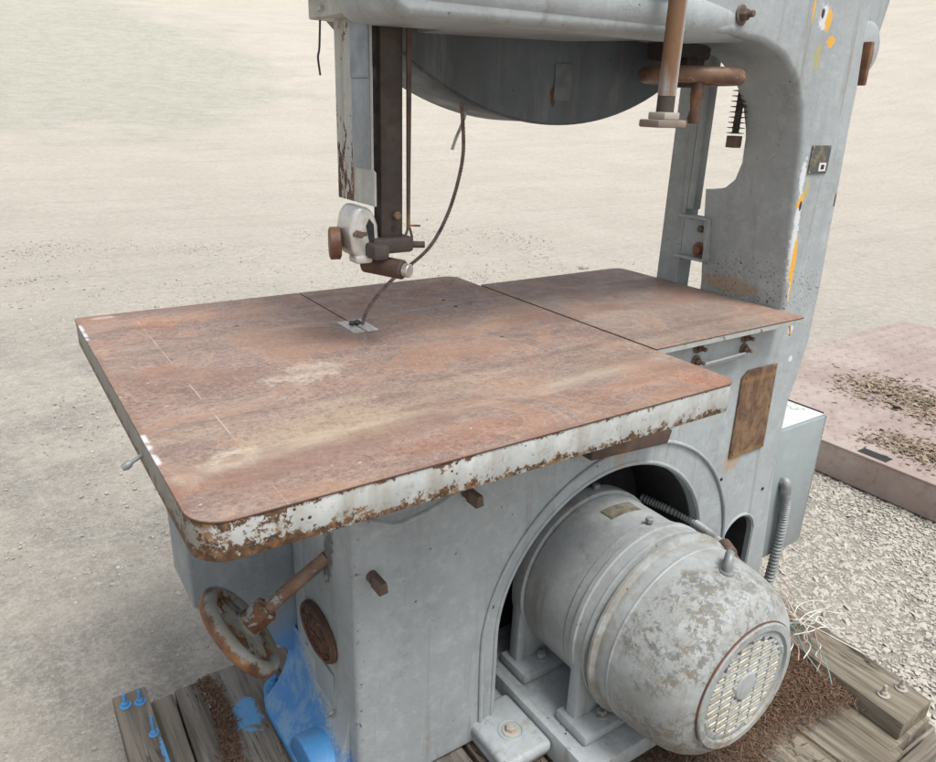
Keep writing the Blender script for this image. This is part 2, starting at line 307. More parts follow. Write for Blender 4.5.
# black data plate with worn white patch
M = Mat('data_plate'); c = M.mix(M.noise(60, 5, .7).ss(.5, .62)*.6, (.085, .095, .10), (.30, .24, .13))
m_data = M.fin(c, .4, M.noise(90, 3), .2, .001, .4)
M = Mat('motor_plate'); c = M.mix(M.noise(40, 5, .7).ss(.4, .6), (.15, .14, .105), (.27, .255, .20))
m_mplate = M.fin(c, .5, M.noise(120, 3), .4, .001, .3)
def wood(name, tone=(.20, .185, .16), axis='y', blue=None, cracks=1.):
    M = Mat(name); s = (14, .8, 14) if axis == 'y' else (.8, 14, 14)
    g = M.noise(3.2, 8, .68, .5, vec=M.map(s)); g2 = M.noise(9, 4, .6, .3, vec=M.map(s))
    c = M.mix(g.ss(.34, .66), tuple(x*.50 for x in tone), tuple(x*1.35 for x in tone)); c = M.mix(g2.ss(.45, .7)*.4, c, (.11, .085, .06))
    c = M.mix(M.noise(5, 4).ss(.45, .7)*.45, c, (.135, .105, .075))
    cr = M.noise(2.3, 5, .6, .3, vec=M.map(s)); k = (cr-.5).abs().ss(.012*cracks, .004)*M.noise(4, 3).ss(.45, .55)
    c = M.mix(k, c, (.018, .014, .012))
    if blue:
        bl = M.blob(M.x, M.y, *blue, 0, 1.6, M.noise(24, 6, .8, 1.5), .5)
        c = M.mix(bl*.9, c, (.10, .30, .55))
    return M.fin(c, .82, g*.8+M.noise(60, 5, .7, vec=M.map(s))*.15-k*1.2, .8, .005, spec=.25)
m_wood = wood('weathered_wood', (.165, .152, .132)); m_wood_d = wood('weathered_wood_beam', (.155, .140, .118), blue=(.004, .50, .006, .09))
m_wood_x = wood('weathered_wood_cross', (.21, .19, .16), 'x'); m_wood_r = wood('weathered_wood_right', (.185, .165, .13), cracks=1.6)
m_ply = wood('weathered_plywood', (.17, .158, .14), blue=(.185, .60, .026, .050), cracks=.4)
m_wood_brown = wood('brown_damp_boards', (.15, .115, .088))
# ground: pale dusty yard
def ground_mat():
    M = Mat('dusty_yard')
    a = M.noise(.55, 6, .6, .4); b = M.noise(2.1, 7, .62, .3); f = M.noise(38, 5, .7); g = M.noise(170, 3, .7)
    c = M.mix(a.ss(.30, .72), (.440, .408, .352), (.50, .466, .408))
    c = M.mix(b.ss(.50, .70)*.28, c, (.345, .325, .29))
    c = M.mix(f.ss(.45, .66)*.35, c, (.52, .49, .44)); c = M.mix(g.ss(.53, .68)*.35, c, (.28, .265, .24))
    # grey gravelly ground near the saw
    r2 = ((M.x-.6)*(M.x-.6)+(M.y-1.)*(M.y-1.))
    nr = r2.ss(22., 6.)*M.noise(1.6, 5, .6, .3).ss(.40, .62)
    c = M.mix(nr*.75, c, M.mix(M.noise(48, 8, .85).ss(.47, .55), (.21, .205, .19), (.40, .385, .35)))
    # combed vehicle tracks that run across
    tr = M.noise(1.2, 5, .6, .25, vec=M.map((.22, 1.9, 1), (0, 0, R(24))))
    c = M.mix(tr.ss(.50, .66)*.30*r2.ss(6., 26.), c, (.34, .315, .285))
    # dull green scrub on the far bank
    gg = M.blob(M.x, M.y, 2.0, 34., 9., 15., -5, .6, M.noise(.35, 5, .65), .5)
    c = M.mix(gg*.62, c, M.mix(M.noise(2.6, 6, .7).ss(.4, .62), (.335, .355, .305), (.235, .26, .205)))
    h_ = M.noise(75, 8, .85); c = M.mix(h_.ss(.50, .575)*.46, c, (.24, .225, .20)); c = M.mix(M.noise(95, 6, .8, vec=M.map(loc=(4, 4, 4))).ss(.51, .585)*.45, c, (.60, .57, .51))
    h2 = M.noise(7, 9, .8, .2); c = M.mix(h2.ss(.52, .64)*.35, c, (.27, .25, .22))
    bb = f*.9+g*.45+M.noise(6, 5, .6)*.8+h_*1.6+h2*1.0
    h3 = M.noise(14, 12, .9, vec=M.map(loc=(8, 3, 1))); c = M.mix(h3.ss(.50, .565)*.38, c, (.31, .285, .245)); c = M.mix(h3.ss(.48, .42)*.4, c, (.60, .565, .50))
    return M.fin(c, .92, bb, .75, .012, spec=.15)
m_ground = ground_mat()
def stone_mat(name, lo, hi):
    M = Mat(name); oi = V(M, M.geo.outputs['Random Per Island'])
    c = M.mix(oi, lo, hi); c = M.mix(M.noise(120, 4, .6).ss(.4, .7)*.4, c, tuple(x*.6 for x in lo))
    return M.fin(c, .9, M.noise(150, 4), .5, .002, spec=.2)
m_stone = stone_mat('crushed_stone', (.41, .383, .335), (.48, .452, .40)); m_stone_d = stone_mat('gravel_stone', (.30, .285, .255), (.46, .435, .39))
m_needle = stone_mat('dry_needles', (.065, .040, .028), (.205, .130, .088))
m_needle_bed = plain('needle_litter_bed', (.10, .06, .04), .95, 0, .4, 60, .8)
m_litter = stone_mat('leaf_litter', (.15, .12, .09), (.38, .30, .22))
def platform_mat():
    M = Mat('tread_plate')
    c = M.mix(M.noise(2.2, 6, .65).ss(.36, .64), (.315, .25, .225), (.40, .34, .31)); c = M.mix(M.noise(30, 4, .7).ss(.5, .7)*.4, c, (.18, .12, .10))
    c = M.mix(M.noise(1.1, 5, .6).ss(.55, .7)*.5, c, (.33, .28, .22))
    u = (M.x+M.y)*34; v = (M.x-M.y)*34
    s = u._m('SINE')*v._m('SINE')
    return M.fin(c, .7, s.ss(.3, .8)*M.nz.ss(.7, .9)+M.noise(40, 4)*.4, .7, .006, spec=.3)
m_platform = platform_mat()

# ------------------------------------------------------------------ mesh helpers (all meshes are modelled in world metres)
def prism(poly, axis, a, b, bevel=0, seg=3):
    """extrude a polygon; axis 'y': poly is (x,z); 'x': (y,z); 'z': (x,y)"""
    bm = bmesh.new()
    f = {'y': lambda p, t: (p[0], t, p[1]), 'x': lambda p, t: (t, p[0], p[1]), 'z': lambda p, t: (p[0], p[1], t)}[axis]
    A = [bm.verts.new(f(p, a)) for p in poly]; B = [bm.verts.new(f(p, b)) for p in poly]; n = len(poly)
    fa = bm.faces.new(A); fb = bm.faces.new(B[::-1])
    for i in range(n): bm.faces.new((A[i], B[i], B[(i+1) % n], A[(i+1) % n]))
    bmesh.ops.recalc_face_normals(bm, faces=bm.faces)
    if bevel:
        bm.normal_update()
        es = [e for e in bm.edges if e.calc_face_angle(0) > .45]
        bmesh.ops.bevel(bm, geom=es, offset=bevel, segments=seg, profile=.5, affect='EDGES', clamp_overlap=True)
    return bm
def box(x0, x1, y0, y1, z0, z1, bevel=0, seg=2): return prism([(x0, y0), (x1, y0), (x1, y1), (x0, y1)], 'z', z0, z1, bevel, seg)
def frame_to(d):
    d = Vector(d).normalized(); q = d.to_track_quat('Z', 'Y'); return q.to_matrix()
def lathe(profile, o, d, seg=48, closed=False, caps=True):
    """profile: (t along d, radius)"""
    bm = bmesh.new(); Mx = frame_to(d); o = Vector(o); rings = []
    for t, r in profile:
        rings.append([bm.verts.new(o+Mx@Vector((r*math.cos(2*math.pi*k/seg), r*math.sin(2*math.pi*k/seg), t))) for k in range(seg)])
    m = len(rings)
    for i in range(m if closed else m-1):
        A, B = rings[i], rings[(i+1) % m]
        for k in range(seg): bm.faces.new((A[k], A[(k+1) % seg], B[(k+1) % seg], B[k]))
    if caps and not closed: bm.faces.new(rings[0][::-1]); bm.faces.new(rings[-1])
    bmesh.ops.recalc_face_normals(bm, faces=bm.faces)
    return bm
def cyl(a, b, r, seg=20, r2=None, bev=0):
    a, b = Vector(a), Vector(b); L = (b-a).length; r2 = r if r2 is None else r2; e = min(bev, L/3)
    pr = [(0, r), (L, r2)] if not e else [(0, r-e), (e, r), (L-e, r2), (L, r2-e)]
    return lathe(pr, a, b-a, seg)
def smooth_path(pts, n=8):
    P = [Vector(p) for p in pts]; P = [P[0]*2-P[1]]+P+[P[-1]*2-P[-2]]; out = []
    for i in range(1, len(P)-2):
        for k in range(n):
            t = k/n; a, b, c, d = P[i-1:i+3]
            out.append(.5*((2*b)+(c-a)*t+(2*a-5*b+4*c-d)*t*t+(3*b-a-3*c+d)*t**3))
    out.append(P[-2]); return out
def tube(pts, r, seg=8, n=8, rf=None):
    P = smooth_path(pts, n) if n else [Vector(p) for p in pts]
    bm = bmesh.new(); rings = []; up = Vector((0.123, .35, .93)); last = None
    for i, p in enumerate(P):
        t = (P[min(i+1, len(P)-1)]-P[max(i-1, 0)]).normalized()
        if last is None: u = t.cross(up).normalized()
        else: u = (last-t*last.dot(t)).normalized()
        last = u; v = t.cross(u); rr = rf(i/(len(P)-1)) if rf else r
        rings.append([bm.verts.new(p+(u*math.cos(2*math.pi*k/seg)+v*math.sin(2*math.pi*k/seg))*rr) for k in range(seg)])
    for A, B in zip(rings, rings[1:]):
        for k in range(seg): bm.faces.new((A[k], A[(k+1) % seg], B[(k+1) % seg], B[k]))
    bm.faces.new(rings[0][::-1]); bm.faces.new(rings[-1]); bmesh.ops.recalc_face_normals(bm, faces=bm.faces)
    return bm
def torus(o, d, R_, r, seg=64, s2=16, ry=None):
    return lathe([(r*math.sin(2*math.pi*k/s2)*(ry or 1), R_+r*math.cos(2*math.pi*k/s2)) for k in range(s2)], o, d, seg, closed=True)
def join(*bms):
    out = bmesh.new()
    for b in bms:
        me = bpy.data.meshes.new('tmp'); b.to_mesh(me); b.free(); out.from_mesh(me); bpy.data.meshes.remove(me)
    return out
def xform(bm, M_): bmesh.ops.transform(bm, matrix=M_, verts=bm.verts); return bm
def wobble(bm, amp, sc=30):
    from mathutils import noise as mn
    for v in bm.verts: v.co += Vector(mn.noise_vector(v.co*sc))*amp
    return bm
def obj(name, bm, mat, parent=None, ang=35):
    me = bpy.data.meshes.new(name); bm.to_mesh(me); bm.free(); me.materials.append(mat)
    me.shade_smooth(); me.set_sharp_from_angle(angle=R(ang))
    o = bpy.data.objects.new(name, me); COL.objects.link(o)
    if parent is not None:
        o.parent = parent
        if parent.type == 'EMPTY': o.matrix_parent_inverse = Matrix.Translation(parent.location).inverted()
    return o
def thing(name, label, cat, loc, group=None):
    o = bpy.data.objects.new(name, None); COL.objects.link(o); o.location = loc; o.empty_display_size = .05
    o['label'] = label; o['category'] = cat
    if group: o['group'] = group
    return o
def tag(o, label, cat, group=None):
    o['label'] = label; o['category'] = cat
    if group: o['group'] = group
    return o
def bolt(o, d, r=.009, h=.008, washer=True, stud=0., name='bolt', mat=None, parent=None, rot_=0.):
    o = Vector(o); d = Vector(d).normalized(); bs = []
    if washer: bs.append(lathe([(0, r*1.6), (.0018, r*1.65), (.003, r*1.5)], o, d, 24))
    bs.append(lathe([(.002, r*1.02), (.002+h*.8, r), (.002+h, r*.82)], o, d, 6))
    if stud: bs.append(lathe([(h, r*.55), (h+stud*.92, r*.55), (h+stud, r*.45)], o, d, 12))
    return obj(name, join(*bs), mat or m_bolt, parent, 30)
def cut(o, cutter_bm):
    """boolean baked into the mesh"""
    me = bpy.data.meshes.new('cut'); cutter_bm.to_mesh(me); cutter_bm.free()
    c = bpy.data.objects.new('cutter', me); COL.objects.link(c)
    md = o.modifiers.new('b', 'BOOLEAN'); md.operation = 'DIFFERENCE'; md.solver = 'EXACT'; md.object = c
    dg = bpy.context.evaluated_depsgraph_get(); dg.update()
    new = bpy.data.meshes.new_from_object(o.evaluated_get(dg)); o.modifiers.clear(); o.data = new
    new.shade_smooth(); new.set_sharp_from_angle(angle=R(35))
    bpy.data.objects.remove(c); bpy.data.meshes.remove(me)

# ------------------------------------------------------------------ the setting
def ground_height(x, y):
    d = np.hypot(x-.5, y-.5); t = np.clip((d-7.5)/26, 0, 1)
    return np.where(d < 7.5, 0, 26*.235*t*t*(1 if True else 0)*.5) + np.clip(d-33.5, 0, None)*.235 + .06*np.clip((d-8)/20, 0, 1)*np.sin(x*.35+1)*np.sin(y*.27)
def ground():
    rr = np.concatenate([np.linspace(0, 4, 50), np.geomspace(4.1, 150, 90)]); th = np.linspace(0, 2*np.pi, 181)[:-1]
    RR, TT = np.meshgrid(rr[1:], th, indexing='ij'); x = .5+RR*np.cos(TT); y = .5+RR*np.sin(TT)
    from mathutils import noise as mn
    z = ground_height(x, y)
    un = np.array([[mn.noise(Vector((a*1.1, b*1.1, 0)))*.008+mn.noise(Vector((a*.3, b*.3, 5)))*.015*min(1, max(0, math.hypot(a-.7, b-.3)-2.5)/3) for a, b in zip(p, q)] for p, q in zip(x, y)])
    z = z+un-.008
    n, m = RR.shape; verts = [(.5, .5, -.008)]+list(zip(x.ravel(), y.ravel(), z.ravel()))
    F = [(0, 1+k, 1+(k+1) % m) for k in range(m)]
    for i in range(n-1):
        for k in range(m): F.append((1+i*m+k, 1+(i+1)*m+k, 1+(i+1)*m+(k+1) % m, 1+i*m+(k+1) % m))
    me = bpy.data.meshes.new('ground'); me.from_pydata(verts, [], F); me.materials.append(m_ground); me.shade_smooth()
    o = bpy.data.objects.new('ground', me); COL.objects.link(o); o['kind'] = 'structure'; return o
ground()

def scatter(name, P, size, mat, kind='stuff', flat=.6, seed=1, shape='stone'):
    """one mesh of many small stones (or flakes / needles)"""
    g = np.random.default_rng(seed); N = len(P)
    if shape == 'stone':
        b = bmesh.new(); bmesh.ops.create_icosphere(b, subdivisions=1, radius=1)
        bv = np.array([v.co[:] for v in b.verts]); bf = np.array([[v.index for v in f.verts] for f in b.faces]); b.free()
        jit = g.normal(0, .17, (N, len(bv), 3)); v = bv[None]*(1+jit)
        v = v*g.uniform(.55, 1.2, (N, 1, 3))*np.array([1, 1, flat])
    elif shape == 'needle':
        bv = np.array([[-1, -.085, 0], [-1, .085, 0], [0, .10, .12], [0, -.10, .12], [1, .05, 0], [1, -.05, 0], [0, 0, .16]])
        bf = None; v = np.repeat(bv[None], N, 0)*np.stack([g.uniform(.5, 1.2, N), g.uniform(.7, 1.6, N), g.uniform(-1.2, 1.8, N)], -1)[:, None]
    else:
        bv = np.array([[-1, -.5, 0], [1, -.45, .05], [.9, .5, -.05], [-.8, .55, .1]]); v = bv[None]*(1+g.normal(0, .25, (N, 4, 3)))+g.normal(0, .12, (N, 4, 3)); bf = None
    a = g.uniform(0, 2*np.pi, N); t = g.normal(0, .35, N); ca, sa, ct, st = np.cos(a), np.sin(a), np.cos(t), np.sin(t)
    x, y, z = v[..., 0], v[..., 1], v[..., 2]
    x, z = x*ct[:, None]+z*st[:, None], -x*st[:, None]+z*ct[:, None]
    x, y = x*ca[:, None]-y*sa[:, None], x*sa[:, None]+y*ca[:, None]
    v = np.stack([x, y, z], -1)*size[:, None, None]+P[:, None]
    nv = v.shape[1]
    faces = (bf.tolist() if bf is not None else ([[0, 1, 2, 3], [3, 2, 4, 5]] if shape == 'needle' else [[0, 1, 2, 3]]))
    ff = []
    for f in faces: ff.append(np.array(f)[None]+np.arange(N)[:, None]*nv)
    F = [r for arr in ff for r in arr.tolist()]
    me = bpy.data.meshes.new(name); me.from_pydata(v.reshape(-1, 3).tolist(), [], F); me.materials.append(mat)
    o = bpy.data.objects.new(name, me); COL.objects.link(o)
    if kind: o['kind'] = kind
    return o
def gravel():
    from mathutils import noise as mn
    g = np.random.default_rng(3); P = []; Sz = []
    # crushed stone on the right, between the pallet and the platform
    n = 70000; x = g.uniform(1.2, 2.85, n); y = g.uniform(-.9, 2.2, n); s = g.gamma(1.5, .0026, n)+.0012
    P.append(np.stack([x, y, -.004-s*.22], -1)); Sz.append(s)
    o = scatter('crushed_stone', np.concatenate(P), np.concatenate(Sz), m_stone, seed=4, flat=.17)
    # sparse gravel in drifts over the rest of the yard
    n = 42000; x = g.uniform(-2.2, 5.5, n); y = g.uniform(.2, 8., n)
    keep = np.array([mn.noise(Vector((a*.9, b*.9, 3)))+.5*mn.noise(Vector((a*2.7, b*2.7, 9))) for a, b in zip(x, y)])
    k = (keep > g.uniform(-.25, .75, n)) & ~((x > 1.2) & (y < 2.2))
    x, y = x[k], y[k]; s = g.gamma(2.2, .0019, len(x))+.0015
    scatter('gravel', np.stack([x, y, np.full(len(x), -.003)], -1), s, m_stone_d, seed=5, flat=.5)
gravel()

# ------------------------------------------------------------------ band saw
saw = thing('band_saw', 'old grey cast iron band saw with rusty square table and chipped paint', 'band saw', (.9, .4, .15))
# main casting: base + column + arm, one C shaped outline
outline = [(.302, .152), (.302, .93), (1.290, .93), (1.290, .994), (1.428, .994), (1.430, 1.03), (1.408, 1.17), (1.392, 1.29), (1.376, 1.40), (1.352, 1.47), (1.315, 1.525), (1.262, 1.563), (1.19, 1.582),
           (1.09, 1.588), (.90, 1.574), (.63, 1.566), (.405, 1.560), (.382, 1.572), (.374, 1.60), (.374, 1.92), (1.60, 1.92), (1.550, 1.72), (1.545, 1.62), (1.558, 1.51), (1.558, 1.44), (1.565, 1.30), (1.567, 1.22), (1.575, 1.06),
           (1.573, .92), (1.552, .82), (1.536, .76), (1.535, .67), (1.543, .52), (1.566, .30), (1.575, .152)]
fr = obj('frame_casting', prism(outline, 'y', .262, .515, .034, 5), m_frame, saw)
AC, AR = (.935, .415), .311
arch = [(AC[0]-AR, .10), (AC[0]-AR, AC[1])]+[(AC[0]+AR*math.cos(a), AC[1]+AR*math.sin(a)) for a in np.linspace(math.pi, 0, 40)[1:-1]]+[(AC[0]+AR, AC[1]), (AC[0]+AR, .10)]
cut(fr, prism(arch, 'y', .1, .497))
ov = [(1.353, .17)]+[(1.415+.062*math.cos(a), .394+.062*math.sin(a)) for a in np.linspace(math.pi, 0, 20)]+[(1.477, .17)]
cut(fr, prism(ov, 'y', .1, .49))
thr = [(.62, 1.60), (.432, 1.60), (.408, 1.50), (.402, 1.42), (.408, 1.345), (.424, 1.305), (.450, 1.284), (.485, 1.274), (.62, 1.27)]
cut(fr, prism(thr, 'x', 1.15, 1.75))
cut(fr, box(.2, .565, .425, .6, 1.5, 1.98))
fr.data.materials.clear(); fr.data.materials.append(m_frame)
obj('rear_base', box(.302, 1.30, .500, .578, .153, .92, .02, 3), m_frame, saw)
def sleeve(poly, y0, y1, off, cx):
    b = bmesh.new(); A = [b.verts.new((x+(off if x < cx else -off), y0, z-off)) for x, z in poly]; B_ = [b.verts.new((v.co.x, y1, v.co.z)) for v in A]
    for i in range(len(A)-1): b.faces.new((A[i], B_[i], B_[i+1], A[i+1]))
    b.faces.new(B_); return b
obj('cavity_shade_sleeve', join(sleeve(arch, .285, .468, .003, AC[0]), sleeve(ov, .275, .458, .003, 1.415)), m_black, saw)  # added black shells that stand in for deep shade inside both openings
obj('cavity_shade_panels', join(box(.66, 1.21, .470, .492, .17, .70), box(1.36, 1.47, .46, .485, .18, .44)), m_black, saw)  # black panels at the back of the openings, shade put in as colour
# raised band and ridge around the motor arch
def arc_band(cx, cz, r0, r1, a0, a1, y0, y1, n=60):
    A = np.linspace(a0, a1, n); poly = [(cx+r1*math.cos(a), cz+r1*math.sin(a)) for a in A]+[(cx+r0*math.cos(a), cz+r0*math.sin(a)) for a in A[::-1]]
    return prism(poly, 'y', y0, y1, .0018, 2)
rid = [(.588, .258, .16), (.584, .259, .30)]+[(.965+.383*math.cos(a), .259, .392+.383*math.sin(a)) for a in np.linspace(math.pi*.98, -.05, 40)]+[(1.352, .259, .33), (1.352, .259, .16)]
obj('arch_ridge', tube(rid, .0045, 8, 2), m_frame, saw)
lip = [(AC[0]-AR-.006, .264, .16), (AC[0]-AR-.006, .262, .30)]+[(AC[0]+(AR+.006)*math.cos(a), .262, AC[1]+(AR+.006)*math.sin(a)) for a in np.linspace(math.pi, 0, 40)]+[(AC[0]+AR+.006, .262, .3), (AC[0]+AR+.006, .262, .16)]
obj('arch_lip', tube(lip, .0045, 8, 2), m_frame, saw)
rim2 = [(1.347, .262, .18)]+[(1.415+.068*math.cos(a), .262, .394+.068*math.sin(a)) for a in np.linspace(math.pi, 0, 20)]+[(1.483, .262, .18)]
obj('opening_lip', tube(rim2, .004, 8, 2), m_frame, saw)
for x, z in ((.604, .50), (.86, .755), (1.30, .60), (1.49, .52)): obj('plug_hole', lathe([(0, .0045), (.002, .0045)], (x, .2615, z), (0, -1, 0), 10), m_black, saw)
# column upper outer wing with boss and rusty latch
wing = [(1.52, 1.43), (1.60, 1.50), (1.665, 1.60), (1.70, 1.75), (1.72, 1.90), (1.50, 1.90)]
obj('column_wing', prism(wing, 'y', .30, .47, .018, 3), m_frame, saw)
obj('wing_boss', lathe([(0, .055), (.006, .055), (.010, .048)], (1.610, .302, 1.60), (0, -1, 0), 40), m_frame, saw)
obj('latch', join(box(1.575, 1.588, .264, .300, 1.520, 1.610, .003), box(1.586, 1.612, .275, .292, 1.565, 1.600, .004)), m_rust, saw)
# bolted strip under the side table
obj('side_bracket', join(box(.99, 1.288, .235, .262, .932, .998, .004), cyl((1.02, .225, .945), (1.27, .225, .950), .003, 8)), m_paint, saw)
for x, z in ((1.095, .985), (1.095, .955), (1.255, .985), (1.257, .957)): bolt((x, .234, z), (0, -1, .02), .008, .010, True, .014, parent=saw)
# left face details: oval vent plate, recess door, crank
ovr = [(.425+.088*math.cos(a), .463+.042*math.sin(a)) for a in np.linspace(0, 2*math.pi, 48, endpoint=False)]
def oval_plate():
    c0, c1 = (.424, .458), (.082, .054)
    def ring(ra, rb, x0, x1): return prism([(c0[0]+ra*math.cos(a), c0[1]+rb*math.sin(a)) for a in np.linspace(0, 2*math.pi, 48, endpoint=False)], 'x', x0, x1, .003, 2)
    bs = [ring(c1[0], c1[1], .293, .302)]
    rim_ = tube([(.292, c0[0]+(c1[0]-.006)*math.cos(a), c0[1]+(c1[1]-.006)*math.sin(a)) for a in np.linspace(0, 2*math.pi, 49)], .0045, 8, 0)
    return join(bs[0], rim_)
op = obj('oval_plate', oval_plate(), rusty('bronze_brown', .35), saw)
def relief():
    g = random.Random(5); bs = []
    for k in range(46):
        a = g.uniform(0, 6.28); q = math.sqrt(g.uniform(0, .75)); y, z = .424+.082*q*math.cos(a), .458+.054*q*math.sin(a)
        bs.append(box(.2905, .2935, y-g.uniform(.002, .008), y+.003, z-.002, z+g.uniform(.002, .006), .001, 1))
    return join(*bs)
obj('relief', relief(), rusty('relief_brown', .5), op)
obj('access_cover', box(.297, .302, .365, .455, .27, .39, .002), m_paint_clean, saw)
obj('cover_clip', tube([(.296, .36, .31), (.285, .35, .315), (.288, .37, .29), (.296, .38, .275)], .0025, 6), m_zinc, saw)
# slotted plug bolts on the front face
for x, z in ((.336, .675), (.530, .787)):
    obj('tapered_plug', join(cyl((x, .262, z), (x, .250, z), .011, 16), prism([(x-.009, z-.012), (x+.009, z-.010), (x+.006, z+.012), (x-.006, z+.012)], 'y', .215, .250, .002)), m_bolt, saw)
obj('under_rim_hose', tube([(.33, .255, .79), (.38, .246, .775), (.44, .243, .785), (.50, .248, .80)], .004, 6), m_paint, saw)
obj('trunnion_rack', prism([(.795, .800), (1.02, .785), (1.03, .815), (1.0, .83), (.80, .83)], 'y', .215, .262, .004), m_rust_dark, saw)
# crank: shaft, hub, wheel
hd = Vector((-.79, .135, -.58)).normalized(); h0 = Vector((.307, .390, .649))
hw = obj('handwheel', bmesh.new(), m_crank, saw)
W0 = h0+hd*.205
def spoke_wheel(o, d, Rw, rt, hubr, n=3, ph=0., dish=.02, sw=1.):
    Mx = frame_to(d); bs = [torus(o, d, Rw, rt, 72, 16)]
    for k in range(n):
        a = ph+2*math.pi*k/n; e = Mx@Vector((math.cos(a), math.sin(a), 0)); u = Mx@Vector((-math.sin(a), math.cos(a), 0)); nn = Mx@Vector((0, 0, 1))
        b = bmesh.new(); r0, r1 = hubr*.6, Rw-rt*.3; vs = []
        for r_, w_, off in ((r0, .020*sw, -dish), (r1, .013*sw, 0)):
            for s1, s2 in ((-1, -1), (1, -1), (1, 1), (-1, 1)): vs.append(b.verts.new(o+e*r_+u*w_*s1+nn*(off+.006*s2)))
        for f in ((0, 1, 2, 3), (7, 6, 5, 4), (0, 4, 5, 1), (1, 5, 6, 2), (2, 6, 7, 3), (3, 7, 4, 0)): b.faces.new([vs[i] for i in f])
        bmesh.ops.recalc_face_normals(b, faces=b.faces); bmesh.ops.bevel(b, geom=b.edges[:], offset=.003, segments=2, affect='EDGES'); bs.append(b)
    bs.append(lathe([(-dish-.014, hubr*.8), (-dish-.010, hubr), (.008, hubr), (.011, hubr*.8)], o, d, 32))
    return join(*bs)
bm_ = spoke_wheel(W0, hd, .085, .0155, .026, 4, 1.0, .010, 1.75); hw.data.clear_geometry(); bm_.to_mesh(hw.data); hw.data.shade_smooth(); hw.data.set_sharp_from_angle(angle=R(35))
obj('shaft', cyl(h0-hd*.0, h0+hd*.17, .0132, 24), m_shaft, hw)
obj('hub', lathe([(0, .022), (.003, .025), (.044, .025), (.047, .022)], h0+hd*.140, hd, 32), rusty('hub_paint', 0, 0, .02), hw)
# lower wheel guard behind the base, low foot painted blue
lg = [(.098, .49), (.16, .415), (.30, .285), (.50, .20), (1.30, .20), (1.50, .45), (1.50, .90), (.098, .90)]
obj('lower_wheel_guard', prism(lg, 'y', .582, .74, .006), painted('lower_guard_paint', (.235, .265, .285), chips=-.08, streak=.3, dirt=.2, pits=0, cast=.2,
    extra=lambda M, c, b, f, r: (M.mix((M.z+M.x*-.45+(M.noise(9, 4)-.5)*.06).ss(.30, .14)*.9, c, (.05, .22, .50)), b, f, r)), saw)
foot = [(.225, .36), (.296, .30), (.40, .30), (.40, .60), (.30, .66), (.24, .645), (.222, .58)]
obj('base_flange', prism(foot, 'z', .151, .172, .006), m_blue, saw)
sk = bmesh.new()
prof = [(.302, .36), (.296, .30), (.282, .25), (.262, .21), (.240, .185), (.226, .172)]
ys = [.30, .45, .60]
G = [[sk.verts.new((x, y, z)) for x, z in prof] for y in ys]
G2 = [[sk.verts.new((.305, y, z)) for x, z in prof] for y in ys]
for r_ in (0, 1):
    for k in range(len(prof)-1): sk.faces.new((G[r_][k], G[r_][k+1], G[r_+1][k+1], G[r_+1][k]))
for r_ in (0, 2):
    for k in range(len(prof)-1): sk.faces.new((G[r_][k], G[r_][k+1], G2[r_][k+1], G2[r_][k]))
bmesh.ops.recalc_face_normals(sk, faces=sk.faces)
obj('base_skirt', sk, m_frame, saw, 60)
lug = [(.36+.085*math.cos(a), .165+.085*math.sin(a)) for a in np.linspace(math.pi, 0, 20)]
obj('foot_lug', prism(lug, 'x', .228, .315, .006), m_blue, saw)
bolt((.262, .63, .172), (0, 0, 1), .014, .014, True, .012, mat=m_blue, parent=saw, name='anchor_bolt')
bolt((.30, .60, .245), (-1, 0, 0), .008, .008, True, .008, mat=m_zinc, parent=saw)
# column: small black plate with barcode sticker, rusty plate, screws
dp = obj('data_plate', box(1.418, 1.490, .2585, .2625, 1.332, 1.392, .001, 1), m_data, saw)
obj('sticker', join(box(1.453, 1.479, .2572, .2586, 1.337, 1.355)), plain('sticker_white', (.62, .62, .60), .5, 0, .05), dp)
obj('sticker_print', join(*[box(1.460+.0026*k, 1.4612+.0026*k, .2564, .2573, 1.341, 1.351) for k in range(5)]), m_rubber, dp)
for x, z in ((1.421, 1.335), (1.487, 1.335), (1.421, 1.389), (1.487, 1.389)): obj('rivet', lathe([(0, .0022), (.001, .0018)], (x, .2586, z), (0, -1, 0), 8), m_zinc, dp)
rp = obj('rusted_plate', prism([(1.313, .655), (1.449, .655), (1.441, .884), (1.330, .884), (1.309, .868)], 'y', .2565, .2622, .0012, 1), m_plate, saw)
for x, z in ((1.322, .866), (1.434, .874), (1.322, .664), (1.441, .664), (1.438, .77)): obj('screw', lathe([(0, .003), (.001, .0026)], (x, .2565, z), (0, -1, 0), 10), m_rust_dark, rp)
# arm details: knob bolt, seam strips, bolt near the column
bolt((1.112, .262, 1.622), (.1, -1, .05), .011, .012, True, .014, parent=saw)
bolt((.372, .30, 1.607), (0, -1, 0), .010, .010, True, 0, parent=saw, mat=m_zinc)
obj('arm_cover', box(.66, .93, .250, .264, 1.632, 1.80, .004), m_frame, saw)
obj('arm_bead', lathe([(0, .030), (.012, .041), (.03, .045), (.60, .045), (.76, .034), (.80, .026)], (.405, .300, 1.606), (1, 0, .012), 40), m_frame, saw)
